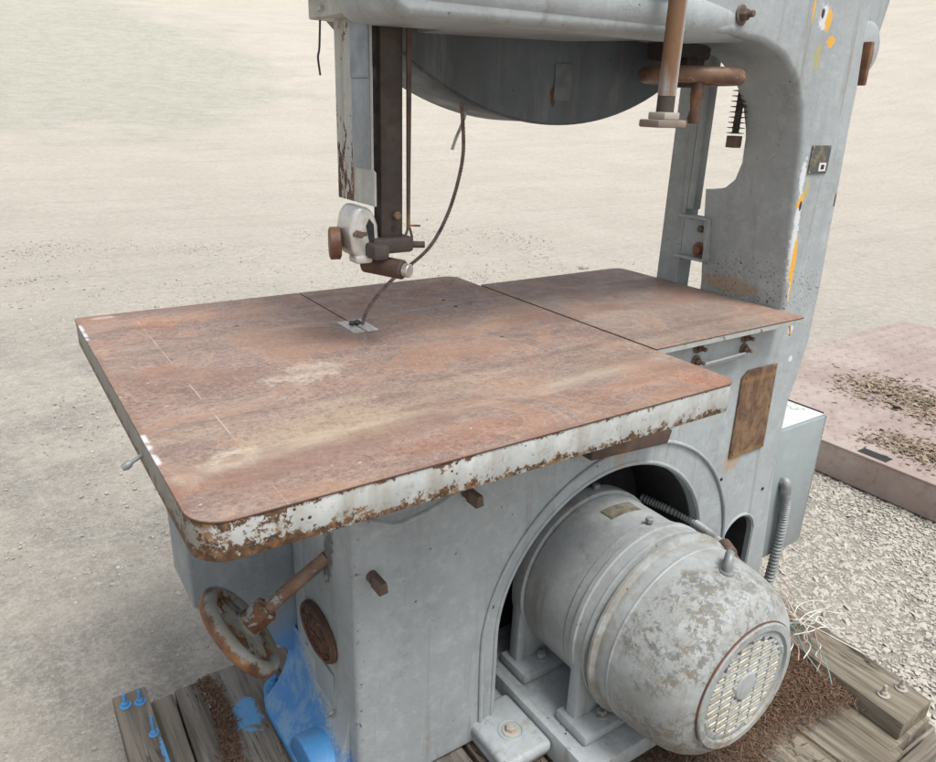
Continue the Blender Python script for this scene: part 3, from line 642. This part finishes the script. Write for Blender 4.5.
# end bracket, blade guard plate, guide post
obj('end_bracket', join(box(.386, .46, .435, .565, 1.574, 1.90, .003), box(.366, .40, .425, .580, 1.607, 1.90, .003), box(.380, .387, .50, .52, 1.583, 1.589)), m_chippy, saw)
obj('blade_guard', join(prism([(.406, 1.286), (.548, 1.286), (.548, 1.62), (.416, 1.62), (.416, 1.345), (.406, 1.340)], 'x', .424, .428)), m_guard, saw)
M = Mat('shaded_slide'); m_slide = plain('slide_blue_grey', (.20, .235, .28), .5)
obj('guard_slide', box(.4205, .4240, .417, .482, 1.485, 1.62, .001), m_slide, saw)
obj('guard_side', box(.4215, .4240, .4168, .481, 1.345, 1.484, .001), painted('guard_side_paint', (.25, .285, .31), chips=-.01), saw)
obj('guide_post', box(.453, .496, .438, .468, 1.226, 1.75, .0035), m_post, saw)
bolt((.481, .438, 1.265), (0, -1, 0), .0075, .008, False, 0, parent=saw)
obj('post_hole', lathe([(0, .005), (.0012, .005)], (.478, .4372, 1.242), (0, -1, 0), 12), m_black, saw)
# guide head at the post's foot
gh = obj('guide_head', join(box(.432, .512, .425, .492, 1.200, 1.228, .006), box(.420, .45, .40, .47, 1.195, 1.222, .006),
    cyl((.50, .44, 1.212), (.533, .425, 1.212), .006, 10)), m_greasy, saw)
obj('thrust_cylinder', cyl((.445, .49, 1.175), (.485, .415, 1.172), .0175, 28, bev=.003), m_rust_dark, gh)
obj('cylinder_end', cyl((.485, .415, 1.172), (.491, .404, 1.1715), .0125, 24, bev=.0015), m_steel, gh)
ghs = [(.408, 1.194), (.440, 1.197), (.448, 1.215), (.446, 1.250), (.438, 1.272), (.424, 1.283), (.408, 1.282), (.398, 1.268), (.392, 1.240), (.397, 1.205)]
def guide_housing():
    b = prism(ghs, 'y', .435, .497, .010, 4); return b
hs_ = obj('roller_housing', guide_housing(), m_alu, saw)
obj('housing_slot', prism([(.428, 1.222), (.4375, 1.225), (.436, 1.252), (.428, 1.262), (.422, 1.25)], 'y', .4335, .4355), m_black, hs_)
obj('mounting_lug', box(.400, .432, .43, .462, 1.186, 1.200, .004), m_alu, hs_)
obj('roller', lathe([(-.010, .024), (-.008, .028), (.008, .028), (.010, .024)], (.379, .470, 1.218), (1, -.35, 0), 36), m_rust, hs_)
obj('wing_screw', join(cyl((.405, .435, 1.238), (.405, .420, 1.238), .006, 12), box(.392, .418, .422, .426, 1.235, 1.242, .001)), m_bolt, hs_)
obj('counterweight_strap', join(prism([(.500, 1.24), (.506, 1.24), (.5085, 1.60), (.4985, 1.60)], 'y', .43, .434, .0005, 1)), rusty('strap_brown', .6), saw)
obj('strap_hook', tube([(.503, .432, 1.243), (.497, .432, 1.225), (.503, .432, 1.214), (.511, .432, 1.222), (.506, .432, 1.243)], .0022, 6), m_greasy, saw)
obj('strap_pin', cyl((.505, .43, 1.247), (.521, .42, 1.247), .0018, 8), m_rust, saw)
obj('hanging_wire', tube([(.392, .53, 1.572), (.389, .53, 1.53), (.386, .53, 1.515), (.389, .53, 1.488)], .0018, 6), m_rubber, saw)
# upper wheel guard: big shallow drum sector below the arm
RC, RZ, RR_ = .915, 2.058, .638
A = np.linspace(R(-90-62), R(-90+62), 60); poly = [(RC+RR_*math.cos(a), RZ+RR_*math.sin(a)) for a in A]
ug = obj('upper_wheel_guard', prism(poly, 'y', .532, .715, .002, 2), m_drum, saw)
band = [(RC+(RR_+.001)*math.cos(a), .540, RZ+(RR_+.001)*math.sin(a)) for a in A]
obj('guard_flange', tube(band, .003, 6, 0), m_drum, ug)
obj('paint_tag', box(.90, .945, .530, .5325, 1.465, 1.535), plain('dark_tag', (.10, .115, .125), .5), ug)
# tension gear below the arm, wheel, screw, hanging rod
obj('tension_bracket', join(box(1.12, 1.215, .40, .50, 1.552, 1.60, .01), box(1.14, 1.20, .40, .47, 1.525, 1.56, .01), cyl((1.17, .44, 1.56), (1.17, .44, 1.50), .03, 24)), m_greasy, saw)
M = Mat('brown_wheel'); c = M.mix(M.noise(25, 5, .6).ss(.35, .65), (.10, .055, .035), (.19, .11, .07)); c = M.mix((M.noise(60, 6, .75)+M.x.ss(1.10, 1.28)*.10).ss(.60, .66)*.8, c, (.40, .31, .20))
tw = obj('tension_wheel', spoke_wheel(Vector((1.140, .385, 1.520)), (0, 0, 1), .0925, .0155, .024, 3, .35, -.012), M.fin(c, .5, M.noise(90, 4), .3, .0015), saw)
obj('spinner_handle', lathe([(0, .008), (.006, .011), (.03, .013), (.055, .009), (.072, .013), (.082, .010)], (1.085, .318, 1.512), (0, 0, -1), 20), rusty('handle_brown', .3), tw)
def screw(o, L, r, n):
    pr = [(0, r*.7)]
    for k in range(n): t = L*k/n; pr += [(t+.1*L/n, r*.52), (t+.42*L/n, r*.56), (t+.5*L/n, r*1.35), (t+.62*L/n, r*1.35), (t+.7*L/n, r*.56)]
    return lathe(pr, o, (-.02, 0, -1), 18)
ts = obj('tension_screw', screw((1.355, .415, 1.63), .225, .0145, 20), m_greasy, saw)
obj('screw_tip', box(1.338, 1.363, .402, .428, 1.378, 1.404, .002), m_bolt, ts)
rod_m = painted('rod_paint', (.42, .44, .44), chips=.02, streak=.2, extra=lambda M, c, b, f, r: (M.mix(M.noise(7, 5, .6, vec=M.map((1, 1, .2))).ss(.42, .52)*M.x.ss(.897, .882)*.95, c, (.16, .075, .03)), b, f, r))
rd = obj('hanging_rod', cyl((.885, .215, 1.475), (.885, .215, 1.92), .0155, 28), rod_m, saw)
obj('rod_end', cyl((.885, .215, 1.446), (.885, .215, 1.476), .0150, 28), m_greasy, rd)
obj('rod_collar', box(.866, .904, .197, .235, 1.437, 1.449, .002), m_zinc, rd)
obj('rod_foot', box(.850, .921, .194, .240, 1.424, 1.437, .003), rusty('foot_steel', .3, .3), rd)
# blade return guard strut with its bolted bracket
obj('return_guard', join(box(1.420, 1.424, .583, .652, 1.0, 1.70), box(1.424, 1.47, .583, .587, 1.0, 1.70), box(1.42, 1.45, .560, .583, 1.215, 1.70, .003)), painted('strut_paint', (.30, .33, .335), chips=.0), saw)
sb = obj('strut_bracket', join(box(1.420, 1.426, .490, .583, 1.095, 1.20, .002), box(1.395, 1.426, .488, .583, 1.198, 1.204, .001), box(1.395, 1.426, .488, .583, 1.093, 1.099, .001), box(1.398, 1.426, .487, .493, 1.095, 1.20, .001)), m_paint, saw)
bolt((1.419, .522, 1.172), (-1, 0, 0), .0095, .009, False, 0, parent=sb); bolt((1.419, .522, 1.118), (-1, 0, 0), .0125, .010, True, 0, parent=sb, mat=m_rust)
# hanging, broken blade and a hose behind it
bp = [(.485, 1.005), (.504, 1.054), (.548, 1.099), (.591, 1.128), (.641, 1.162), (.672, 1.199), (.697, 1.246), (.715, 1.298), (.726, 1.351), (.725, 1.402), (.716, 1.47)]
def blade():
    P = smooth_path([(x, .6, z) for x, z in bp], 16); b = bmesh.new(); W = .0068; prev = None; k = 0
    # resample evenly
    Q = [P[0]]; acc = 0
    for a, c_ in zip(P, P[1:]):
        acc += (c_-a).length
        if acc > .0028: Q.append(c_); acc = 0
    for i, p in enumerate(Q):
        t = (Q[min(i+1, len(Q)-1)]-Q[max(i-1, 0)]).normalized(); nrm = Vector((0, 1, 0)).cross(t).normalized()
        tooth = .0012 if i % 2 else 0
        tw_ = -.42; wd = (Vector((0, 1, 0))*math.cos(tw_)+nrm*math.sin(tw_))
        row = [b.verts.new(p-wd*(W*.5+tooth)+nrm*.0008), b.verts.new(p+wd*W*.5+nrm*.0008), b.verts.new(p+wd*W*.5-nrm*.0008), b.verts.new(p-wd*(W*.5+tooth)-nrm*.0008)]
        if prev:
            for j in range(4): b.faces.new((prev[j], prev[(j+1) % 4], row[(j+1) % 4], row[j]))
        prev = row
    bmesh.ops.recalc_face_normals(b, faces=b.faces); return b
obj('saw_blade', blade(), m_blade, saw, 20)
obj('drip_hose', tube([(.775, .66, 1.46), (.765, .66, 1.42), (.748, .66, 1.385), (.738, .66, 1.36)], .0035, 8), m_hose, saw)

# tables
def round_rect(x0, x1, y0, y1, rs, n=10):
    P = []
    for (cx, cy, a0), r in zip(((x1, y1, 0), (x0, y1, 90), (x0, y0, 180), (x1, y0, 270)), rs):
        sx = -1 if cx == x1 else 1; sy = -1 if cy == y1 else 1
        for k in range(n+1):
            a = R(a0+90*k/n); P.append((cx+sx*r+r*math.cos(a), cy+sy*r+r*math.sin(a)))
    return P
tp = round_rect(0, .914, 0, .915, (.03, .012, .045, .03))
tb = prism(tp, 'z', 1.0165, 1.020, .0008, 1)
# slot from the back edge to the blade
tbl = obj('main_table', tb, m_table, saw)
cut(tbl, box(.4765, .4800, .600, .93, .99, 1.03))
tr = prism(round_rect(.0015, .9125, .0015, .9135, (.0285, .0105, .0435, .0285)), 'z', .966, 1.0160, .002, 2)
rim_o = obj('table_rim', tr, m_rim, tbl)
cut(rim_o, box(.4760, .4805, .600, .93, .9, 1.03))
ins = obj('throat_plate', join(box(.452, .4765, .556, .640, 1.0195, 1.0222, .0006, 1), box(.4805, .506, .556, .640, 1.0195, 1.0222, .0006, 1)), plain('insert_aluminium', (.50, .49, .45), .45, .3, .25, 90), tbl)
obj('insert_debris', wobble(join(*[box(.466+.004*k, .473+.004*k, .60+.006*(k % 3), .612+.006*(k % 3), 1.0222, 1.027, .001) for k in range(6)]), .003, 90), m_greasy, ins)
for x, y in ((.62, .70), (.615, .64)): obj('tapped_hole', lathe([(0, .0042), (.0009, .0042)], (x+.13, y, 1.0199), (0, 0, 1), 12), m_black, tbl)
st = obj('side_table', prism(round_rect(.9215, 1.417, .197, .795, (.03, .004, .006, .006)), 'z', 1.0165, 1.0195, .0008, 1), m_table, saw)
obj('side_table_edge', prism(round_rect(.9225, 1.416, .198, .794, (.03, .004, .006, .006)), 'z', 1.0045, 1.0160, .001, 1), m_edge, st)
obj('edge_hook', tube([(1.365, .199, 1.004), (1.366, .197, .992), (1.362, .194, .985), (1.357, .192, .990)], .0022, 6), plain('yellow_hook', (.45, .27, .05), .6), st)
obj('table_support', join(box(.2, .75, .2, .7, .925, .968, .01), box(.94, 1.2, .3, .6, .925, 1.003, .01)), m_black, saw)
# edge handle knob at the far left
obj('edge_knob', join(cyl((.004, .285, .985), (-.014, .285, .976), .003, 10), lathe([(0, .003), (.004, .0055), (.010, .006), (.015, .004)], (-.012, .285, .977), (-1, 0, -.5), 16)), m_conduit, tbl)

# ------------------------------------------------------------------ motor
MX, MZ = .94, .426
mo = obj('motor', lathe([(-.43, .05), (-.425, .12), (-.40, .165), (-.368, .188), (-.362, .204), (-.330, .206), (-.3275, .2055), (-.3255, .193), (-.323, .193), (-.321, .1985), (-.192, .1985), (-.190, .1945), (-.188, .1945), (-.186, .2015), (-.163, .202), (-.160, .209), (-.150, .2095), (-.147, .206), (-.125, .206), (-.122, .2095), (-.116, .209), (-.113, .198), (-.108, .192), (-.09, .192)], (MX, 0, MZ), (0, -1, 0), 96), m_motor, saw, 28)
fc = [(-.105, .196), (-.104, .211), (-.101, .2145), (-.095, .2145), (-.091, .207), (-.088, .2035), (-.060, .204), (-.058, .2055), (-.055, .2055), (-.053, .204), (-.02, .203), (.005, .2005), (.03, .1965), (.052, .191), (.071, .182), (.086, .170), (.096, .157), (.103, .145), (.107, .1385), (.111, .1375), (.1135, .135), (.1135, .122), (.108, .120), (.100, .119)]
cover = obj('fan_cover', lathe(fc, (MX, 0, MZ), (0, -1, 0), 96, caps=False), m_motor, mo, 28)
def rim_dirt():
    M = Mat('rim_dirt'); return M.fin(M.mix((M.noise(22, 5, .7)+(M.z-MZ)*1.2-(M.x-MX)*.8).ss(.42, .56), (.31, .33, .33), M.mix(M.noise(50, 4).ss(.4, .6), (.12, .05, .03), (.07, .045, .035))), .7, M.noise(120, 4), .4, .001)
obj('rim_seam', lathe([(.1065, .1395), (.1085, .1402), (.1105, .1385)], (MX, 0, MZ), (0, -1, 0), 80, caps=False), rim_dirt(), mo)
yg = -.107
gr = obj('grille', join(lathe([(.1005, .121), (.1065, .121), (.1085, .117), (.1085, .108), (.106, .105), (.1005, .105)], (MX, 0, MZ), (0, -1, 0), 80, caps=False),
    lathe([(.095, .031), (.108, .031), (.1115, .028), (.1125, .020), (.1125, .001)], (MX, 0, MZ), (0, -1, 0), 40)), m_motor, mo)
obj('grille_backing', lathe([(.0935, .119), (.096, .119)], (MX, 0, MZ), (0, -1, 0), 64), m_black, mo)
def slats(which):
    bs = []; cw = .0350; rh = .0172
    for i in range(-4, 4):
        for j in range(-8, 9):
            xc = (i+.5)*cw; zc = (j+(.5 if i % 2 else 0))*rh
            x0, x1 = xc-cw*.5, xc+cw*.5; rm = .106
            if math.hypot(xc, zc) > .118: continue
            lim = math.sqrt(max(0, rm*rm-zc*zc)); x0, x1 = max(x0, -lim), min(x1, lim)
            if x1-x0 < .006: continue
            if abs(zc) < .029:
                li = math.sqrt(max(0, .029**2-zc*zc))
                if x0 < -li < x1: x1 = min(x1, -li)
                elif x0 < li < x1: x0 = max(x0, li)
                elif abs(xc) < li: continue
            if which == 'lip':
                b = box(x0-.0012, x1+.0012, -.0034, .0034, -.0030, .0030, .0011, 1); xform(b, Matrix.Translation((MX, yg+.0012, MZ+zc)))
            else:
                b = box(x0, x1, -.0072, .0072, -.0012, .0012); xform(b, Matrix.Translation((MX, yg+.0050, MZ+zc-.0055)) @ Matrix.Rotation(R(48), 4, 'X'))
            bs.append(b)
    if which == 'lip':
        for i in range(-4, 5):
            xc = i*cw; lim = math.sqrt(max(0, .106**2-xc*xc))
            if lim > .02:
                if abs(xc) < .02: bs += [box(MX+xc-.0013, MX+xc+.0013, yg-.002, yg+.004, MZ+.03, MZ+lim, .0008, 1), box(MX+xc-.0013, MX+xc+.0013, yg-.002, yg+.004, MZ-lim, MZ-.03, .0008, 1)]
                else: bs.append(box(MX+xc-.0013, MX+xc+.0013, yg-.002, yg+.004, MZ-lim, MZ+lim, .0008, 1))
    return join(*bs)
obj('grille_bars', slats('lip'), m_motor, mo); obj('louvres', slats('slat'), m_cream, mo)
for a in (20, 110, 200, 290):
    x, z = MX+.1135*math.cos(R(a)), MZ+.1135*math.sin(R(a)); t = Vector((-math.sin(R(a)), 0, math.cos(R(a)))); rr_ = Vector((math.cos(R(a)), 0, math.sin(R(a))))
    obj('grille_tab', join(cyl(Vector((x, -.107, z))-t*.012, Vector((x, -.107, z))+t*.012, .004, 12, bev=.002), cyl(Vector((x, -.107, z))-rr_*.005, Vector((x, -.107, z))+rr_*.004, .0035, 10, bev=.001)), m_motor, mo)
# feet, ribs, plate, bolts
def foot_bm(s, y0, y1):
    X = lambda v: MX+s*(v-MX)
    web = [(X(.735), .243), (X(.738), .46), (X(.75), .50), (X(.77), .42), (X(.80), .36), (X(.862), .30), (X(.85), .243)]
    fp = sorted((X(.722), X(.862)))
    yy = sorted((y0, y1))
    return join(prism(web, 'y', yy[0]+.004, yy[0]+.034, .005, 2), box(fp[0], fp[1], yy[0]-.045, yy[0]+.05, .221, .246, .006))
for s in (1, -1):
    for y in (.123, .325):
        ft = obj('motor_foot', foot_bm(s, y, y+.04), m_paint, mo)
        b_ = bolt((MX+s*(.797-MX), y-.012, .246), (0, 0, 1), .0115, .010, True, 0, parent=mo, mat=m_motor)
sl = box(.705, 1.18, .030, .480, .172, .219, .006); obj('motor_slide', sl, m_paint, saw)
obj('slide_rail', join(box(.690, .712, .025, .485, .150, .2215, .004)), m_paint, saw)
pad = obj('mounting_pad', join(box(.566, .688, .135, .300, .178, .208, .012, 3), box(.570, .70, .150, .41, .152, .180, .012)), m_paint, saw)
obj('pad_ring', torus((.628, .205, .2085), (0, 0, 1), .026, .0022, 36, 8), m_paint, pad)
bolt((.628, .205, .208), (0, 0, 1), .0115, .012, True, .004, parent=pad, mat=m_zinc)
def on_shell(y, deg, r=.199): return Vector((MX+r*math.cos(R(deg)), y, MZ+r*math.sin(R(deg))))
for y, dg in ((.348, 86), (.180, 87)):
    p = on_shell(y, dg, .205); bolt(p, (math.cos(R(dg)), 0, math.sin(R(dg))), .0095, .010, False, 0, parent=mo, mat=m_conduit)
def curved_plate(y0, y1, a0, a1, r):
    b = bmesh.new(); n = 10; rows = []
    for k in range(n+1):
        a = R(a0+(a1-a0)*k/n); rows.append([b.verts.new((MX+q*math.cos(a), y, MZ+q*math.sin(a))) for y, q in ((y0, r), (y1, r), (y1, r+.002), (y0, r+.002))])
    for A_, B_ in zip(rows, rows[1:]):
        for j in range(4): b.faces.new((A_[j], A_[(j+1) % 4], B_[(j+1) % 4], B_[j]))
    b.faces.new(rows[0]); b.faces.new(rows[-1][::-1]); bmesh.ops.recalc_face_normals(b, faces=b.faces); return b
obj('name_plate', curved_plate(.240, .276, 75, 101, .1985), m_mplate, mo)
hk0 = on_shell(-.018, 86, .199); hn = Vector((math.cos(R(86)), 0, math.sin(R(86))))
obj('lifting_hook', join(tube([hk0, hk0+hn*.018, hk0+hn*.028+Vector((.008, .006, 0)), hk0+hn*.028+Vector((.022, .016, -.004)), hk0+hn*.012+Vector((.030, .022, -.01))], .0085, 12), cyl(hk0-hn*.003, hk0+hn*.003, .014, 20)), m_conduit, mo)
# flexible cord from the casting to the motor's junction
def ribbed(pts, r, pitch, seg=14, n=24):
    P = smooth_path(pts, n); L = sum((b-a).length for a, b in zip(P, P[1:])); k = L/pitch
    # denser resample
    Q = []
    for a, b in zip(P, P[1:]):
        for t in np.linspace(0, 1, max(2, int((b-a).length/(pitch/5))), endpoint=False): Q.append(a.lerp(b, t))
    Q.append(P[-1])
    return tube(Q, r, seg, 0, rf=lambda t: r*(1+.16*math.sin(2*math.pi*t*k)))
obj('motor_cord', ribbed([(1.20, .42, .50), (1.235, .30, .492), (1.205, .20, .505), (1.130, .105, .545)], .010, .009), m_conduit, mo)
obj('cord_gland', join(cyl((1.150, .125, .540), (1.120, .085, .548), .015, 20, bev=.003), cyl((1.122, .088, .546), (1.10, .055, .550), .011, 16, bev=.002)), m_bolt, mo)

# ------------------------------------------------------------------ electrical enclosure on the right side
BX0, BX1, BY0, BY1, BZ0, BZ1 = 1.572, 1.812, .30, .43, .225, .650
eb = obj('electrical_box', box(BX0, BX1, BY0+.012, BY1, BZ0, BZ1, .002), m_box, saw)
obj('box_door', box(BX0-.004, BX1-.006, BY0, BY0+.011, BZ0+.004, BZ1-.003, .003), m_paint_clean, eb)
obj('hinge', join(*[cyl((BX1-.001, BY0+.006, BZ0+.012+k*.0125), (BX1-.001, BY0+.006, BZ0+.0215+k*.0125), .0045, 10) for k in range(33)]), m_conduit, eb)
obj('box_gasket', join(box(BX0, BX1+.003, BY1+.0005, BY1+.006, BZ0, BZ1+.005), box(BX1+.0005, BX1+.003, BY0+.014, BY1, BZ1-.004, BZ1+.003)), m_rubber, eb)
obj('box_bracket', box(1.52, 1.60, .40, .46, .30, .60), m_paint_clean, eb)
cd = obj('flexible_conduit', ribbed([(1.645, .283, .462), (1.648, .280, .43), (1.658, .280, .36), (1.664, .283, .25), (1.663, .288, .130)], .0135, .0085, 16), m_conduit, eb)
obj('elbow', join(tube([(1.648, .304, .482), (1.646, .292, .485), (1.645, .284, .475), (1.646, .283, .450)], .0150, 16), cyl((1.648, .300, .482), (1.648, .291, .482), .019, 8)), m_conduit, cd)
obj('coupling', cyl((1.668, .280, .385), (1.678, .280, .365), .008, 12), m_conduit, cd)

# ------------------------------------------------------------------ pallet (skid) of rough timbers
pal = thing('wooden_pallet', 'weathered grey timber pallet under the band saw, bolted beams, blue paint', 'pallet', (.75, .25, 0))
def rough(bm, amp=.0025, cuts=3):
    bmesh.ops.subdivide_edges(bm, edges=[e for e in bm.edges if e.calc_length() > .12], cuts=cuts, use_grid_fill=True); return wobble(bm, amp, 14)
def board(name, poly, z0, z1, mat, amp=.003):
    return obj(name, rough(prism(poly, 'z', z0, z1, .004, 2), amp), mat, pal, 40)
def Q(x0, x1, y0, y1, k=0.): return [(x0-k*(y1-y0), y0), (x1-k*(y1-y0), y0), (x1, y1), (x0, y1)]
b1 = board('edge_beam', Q(-.062, .006, -.26, .753, .0), .152, .200, m_wood_d)
board('deck_board', Q(.013, .062, -.26, .752, .02), .108, .149, m_wood_d); board('deck_board', Q(.066, .124, -.26, .757, .02), .108, .151, m_wood)
board('deck_board', Q(.134, .56, -.26, .775, .02), .112, .1475, m_ply)
xs = [.565, .70, .83, .965, 1.10, 1.235, 1.39]
for a, b in zip(xs, xs[1:]): board('deck_board', Q(a, b-.008, -.262+.01*random.random(), .75, .01), .108, .148, m_wood_brown if b < 1.2 else m_wood_r)
b2 = board('edge_beam', Q(1.465, 1.595, -.238, .60, .10), .152, .200, m_wood_r)
board('deck_board', Q(1.392, 1.57, -.245, .60, .06), .108, .150, m_wood_r)
for y in (-.20, .25, .66): obj('cross_beam', rough(box(-.055, 1.56, y-.05, y+.05, .0, .106, .005), .003), m_wood_x, pal)
obj('front_rail', rough(xform(box(.2, 1.50, -.285, -.262, .055, .135, .004), Matrix.Identity(4)), .003), m_wood_x, pal)
for (x, y, h, r, m) in ((-.041, .712, .024, .0075, m_blue), (-.012, .706, .024, .0075, m_blue), (-.006, .60, .040, .006, m_blue)): bolt((x, y, .2), (0, 0, 1), r, .009, True, h, mat=m, parent=b1)
for (x, y) in ((1.432, -.168), (1.488, -.180)): bolt((x, y, .2), (0, 0, 1), .0085, .009, True, .018, mat=m_zinc, parent=b2)
# ------------------------------------------------------------------ needle litter on the pallet
def litter():
    g = np.random.default_rng(11)
    def hgt(x, y): return .150+.040*np.exp(-(((x-1.36)/.12)**2+((y+.02)/.16)**2))+.012*np.exp(-(((x-1.15)/.2)**2+((y-.02)/.15)**2))
    def edge(x): return np.interp(x, [.78, .86, 1.07, 1.15, 1.34, 1.43, 1.475], [.10, .03, -.10, -.085, -.12, -.135, -.15])
    nx, ny = 90, 90; X = np.linspace(.78, 1.465, nx); Y = np.linspace(-.215, .34, ny); b = bmesh.new(); grid = []
    for j, y in enumerate(Y):
        row = []
        for i, x in enumerate(X):
            e = min((x-.78)/.05, (1.465-x)/.02, (y+.215+.25*max(0, x-1.18))/.05 if False else (y+.215)/.05, (.34-y)/.05); e = max(0, min(1, e))
            front = max(0, min(1, (y-.02-float(edge(x)))/.05))
            row.append(b.verts.new((x, y, .146+(hgt(x, y)-.146+.003*g.normal())*e*front-.004*(1-front))))
        grid.append(row)
    for j in range(ny-1):
        for i in range(nx-1): b.faces.new((grid[j][i], grid[j][i+1], grid[j+1][i+1], grid[j+1][i]))
    o = obj('needle_bed', b, m_needle_bed); o['kind'] = 'stuff'
    n = 46000; x = g.uniform(.78, 1.475, n); y = g.uniform(-.24, .34, n)
    fr_ = y-edge(x); k = (fr_ > g.normal(-.005, .016, n)); x, y = x[k], y[k]
    z = hgt(x, y)+g.uniform(-.002, .008, len(x))
    n2 = 4200; y2 = g.uniform(.30, .757, n2); x2 = .137-(.757-y2)*.02+g.normal(0, .010, n2)+.02*np.sin(y2*22)*.4
    z2 = .150+g.uniform(-.002, .008, n2)
    n3 = 900; x3 = g.uniform(.4, 1.2, n3); y3 = g.uniform(-.25, .2, n3); z3 = np.full(n3, .152)
    P = np.stack([np.concatenate([x, x2, x3]), np.concatenate([y, y2, y3]), np.concatenate([z, z2, z3])], -1)
    scatter('pine_needle_litter', P, g.uniform(.0035, .010, len(P)), m_needle, seed=12, shape='needle')
litter()
# loose wires at the far end of the right beam
wl = thing('wire_bundle', 'tangle of cut pink, white and teal wires on the pallet behind the motor', 'wires', (1.44, .11, .2))
wcols = {'pink': plain('pink_insulation', (.40, .27, .23), .5), 'white': plain('white_insulation', (.58, .57, .52), .5), 'teal': plain('teal_insulation', (.17, .30, .28), .5), 'yellow': plain('yellow_insulation', (.42, .38, .2), .5)}
g = random.Random(21)
for k in range(44):
    cx_, cy_ = 1.475+g.uniform(-.035, .05), .085+g.uniform(-.055, .05); a = g.uniform(0, 6.28); L = g.uniform(.04, .12); pts = []
    for t in range(4):
        pts.append((cx_+math.cos(a)*L*t/2+g.uniform(-.012, .012)-L*.4, cy_+math.sin(a)*L*t/2+g.uniform(-.012, .012), .205+g.uniform(0, .022)+(.012 if t in (1, 2) else 0)))
    obj('wire', tube(pts, .0013, 6, 6), wcols[g.choice(['pink', 'white', 'white', 'teal', 'white', 'yellow'])], wl)

# ------------------------------------------------------------------ tread-plate platform to the right, with leaf litter
plt = thing('steel_platform', 'low rusty pink tread plate platform lying on the gravel at right', 'platform', (3.9, 0, 0))
obj('deck_plate', box(2.752, 5.12, -1.6, 1.63, .142, .150, .001), m_platform, plt)
obj('side_channel', join(box(2.758, 2.80, -1.59, 1.62, .0, .141, .004), box(5.07, 5.11, -1.59, 1.62, 0, .141, .004), box(2.80, 5.07, 1.58, 1.62, 0, .141, .004), box(2.80, 5.07, -1.59, -1.55, 0, .141, .004)), m_platform, plt)
obj('lifting_slot', box(2.775, 2.83, .52, .64, .1502, .152), m_black, plt)
gg = np.random.default_rng(31); n = 4200
t = gg.uniform(0, 1, n); x = 3.5-t*.1+gg.normal(0, .10, n)+gg.uniform(0, .9, n)*.3; y = 1.1-t*1.2+gg.normal(0, .08, n)
n2 = 3600; t2 = gg.uniform(0, 1, n2); x2 = 3.0+gg.normal(0, .06, n2)+.1*t2; y2 = .62-t2*.9+gg.normal(0, .06, n2)
P = np.stack([np.concatenate([x, x2]), np.concatenate([y, y2]), .152+gg.uniform(0, .006, n+n2)], -1)
scatter('leaf_litter', P, gg.gamma(1.8, .0030, n+n2)+.002, m_litter, seed=32, shape='flake')
# a few larger stones that stand out
def rock(loc, r, label, seed):
    b = bmesh.new(); bmesh.ops.create_icosphere(b, subdivisions=3, radius=r); xform(b, Matrix.Diagonal((1.1, .8, .7, 1)))
    from mathutils import noise as mn
    for v in b.verts: v.co *= 1+.35*mn.noise(v.co*(1.3/r)+Vector((seed, 0, 0)))
    xform(b, Matrix.Translation(loc)); o = obj('rock', b, m_stone_d, None, 25); tag(o, label, 'stone')
rock((5.40, 2.55, .02), .10, 'grey rock beyond the saw table beside the far side of the column', 3)
rock((4.77, 4.49, .01), .045, 'small grey rock on the yard just above the side table edge', 8)
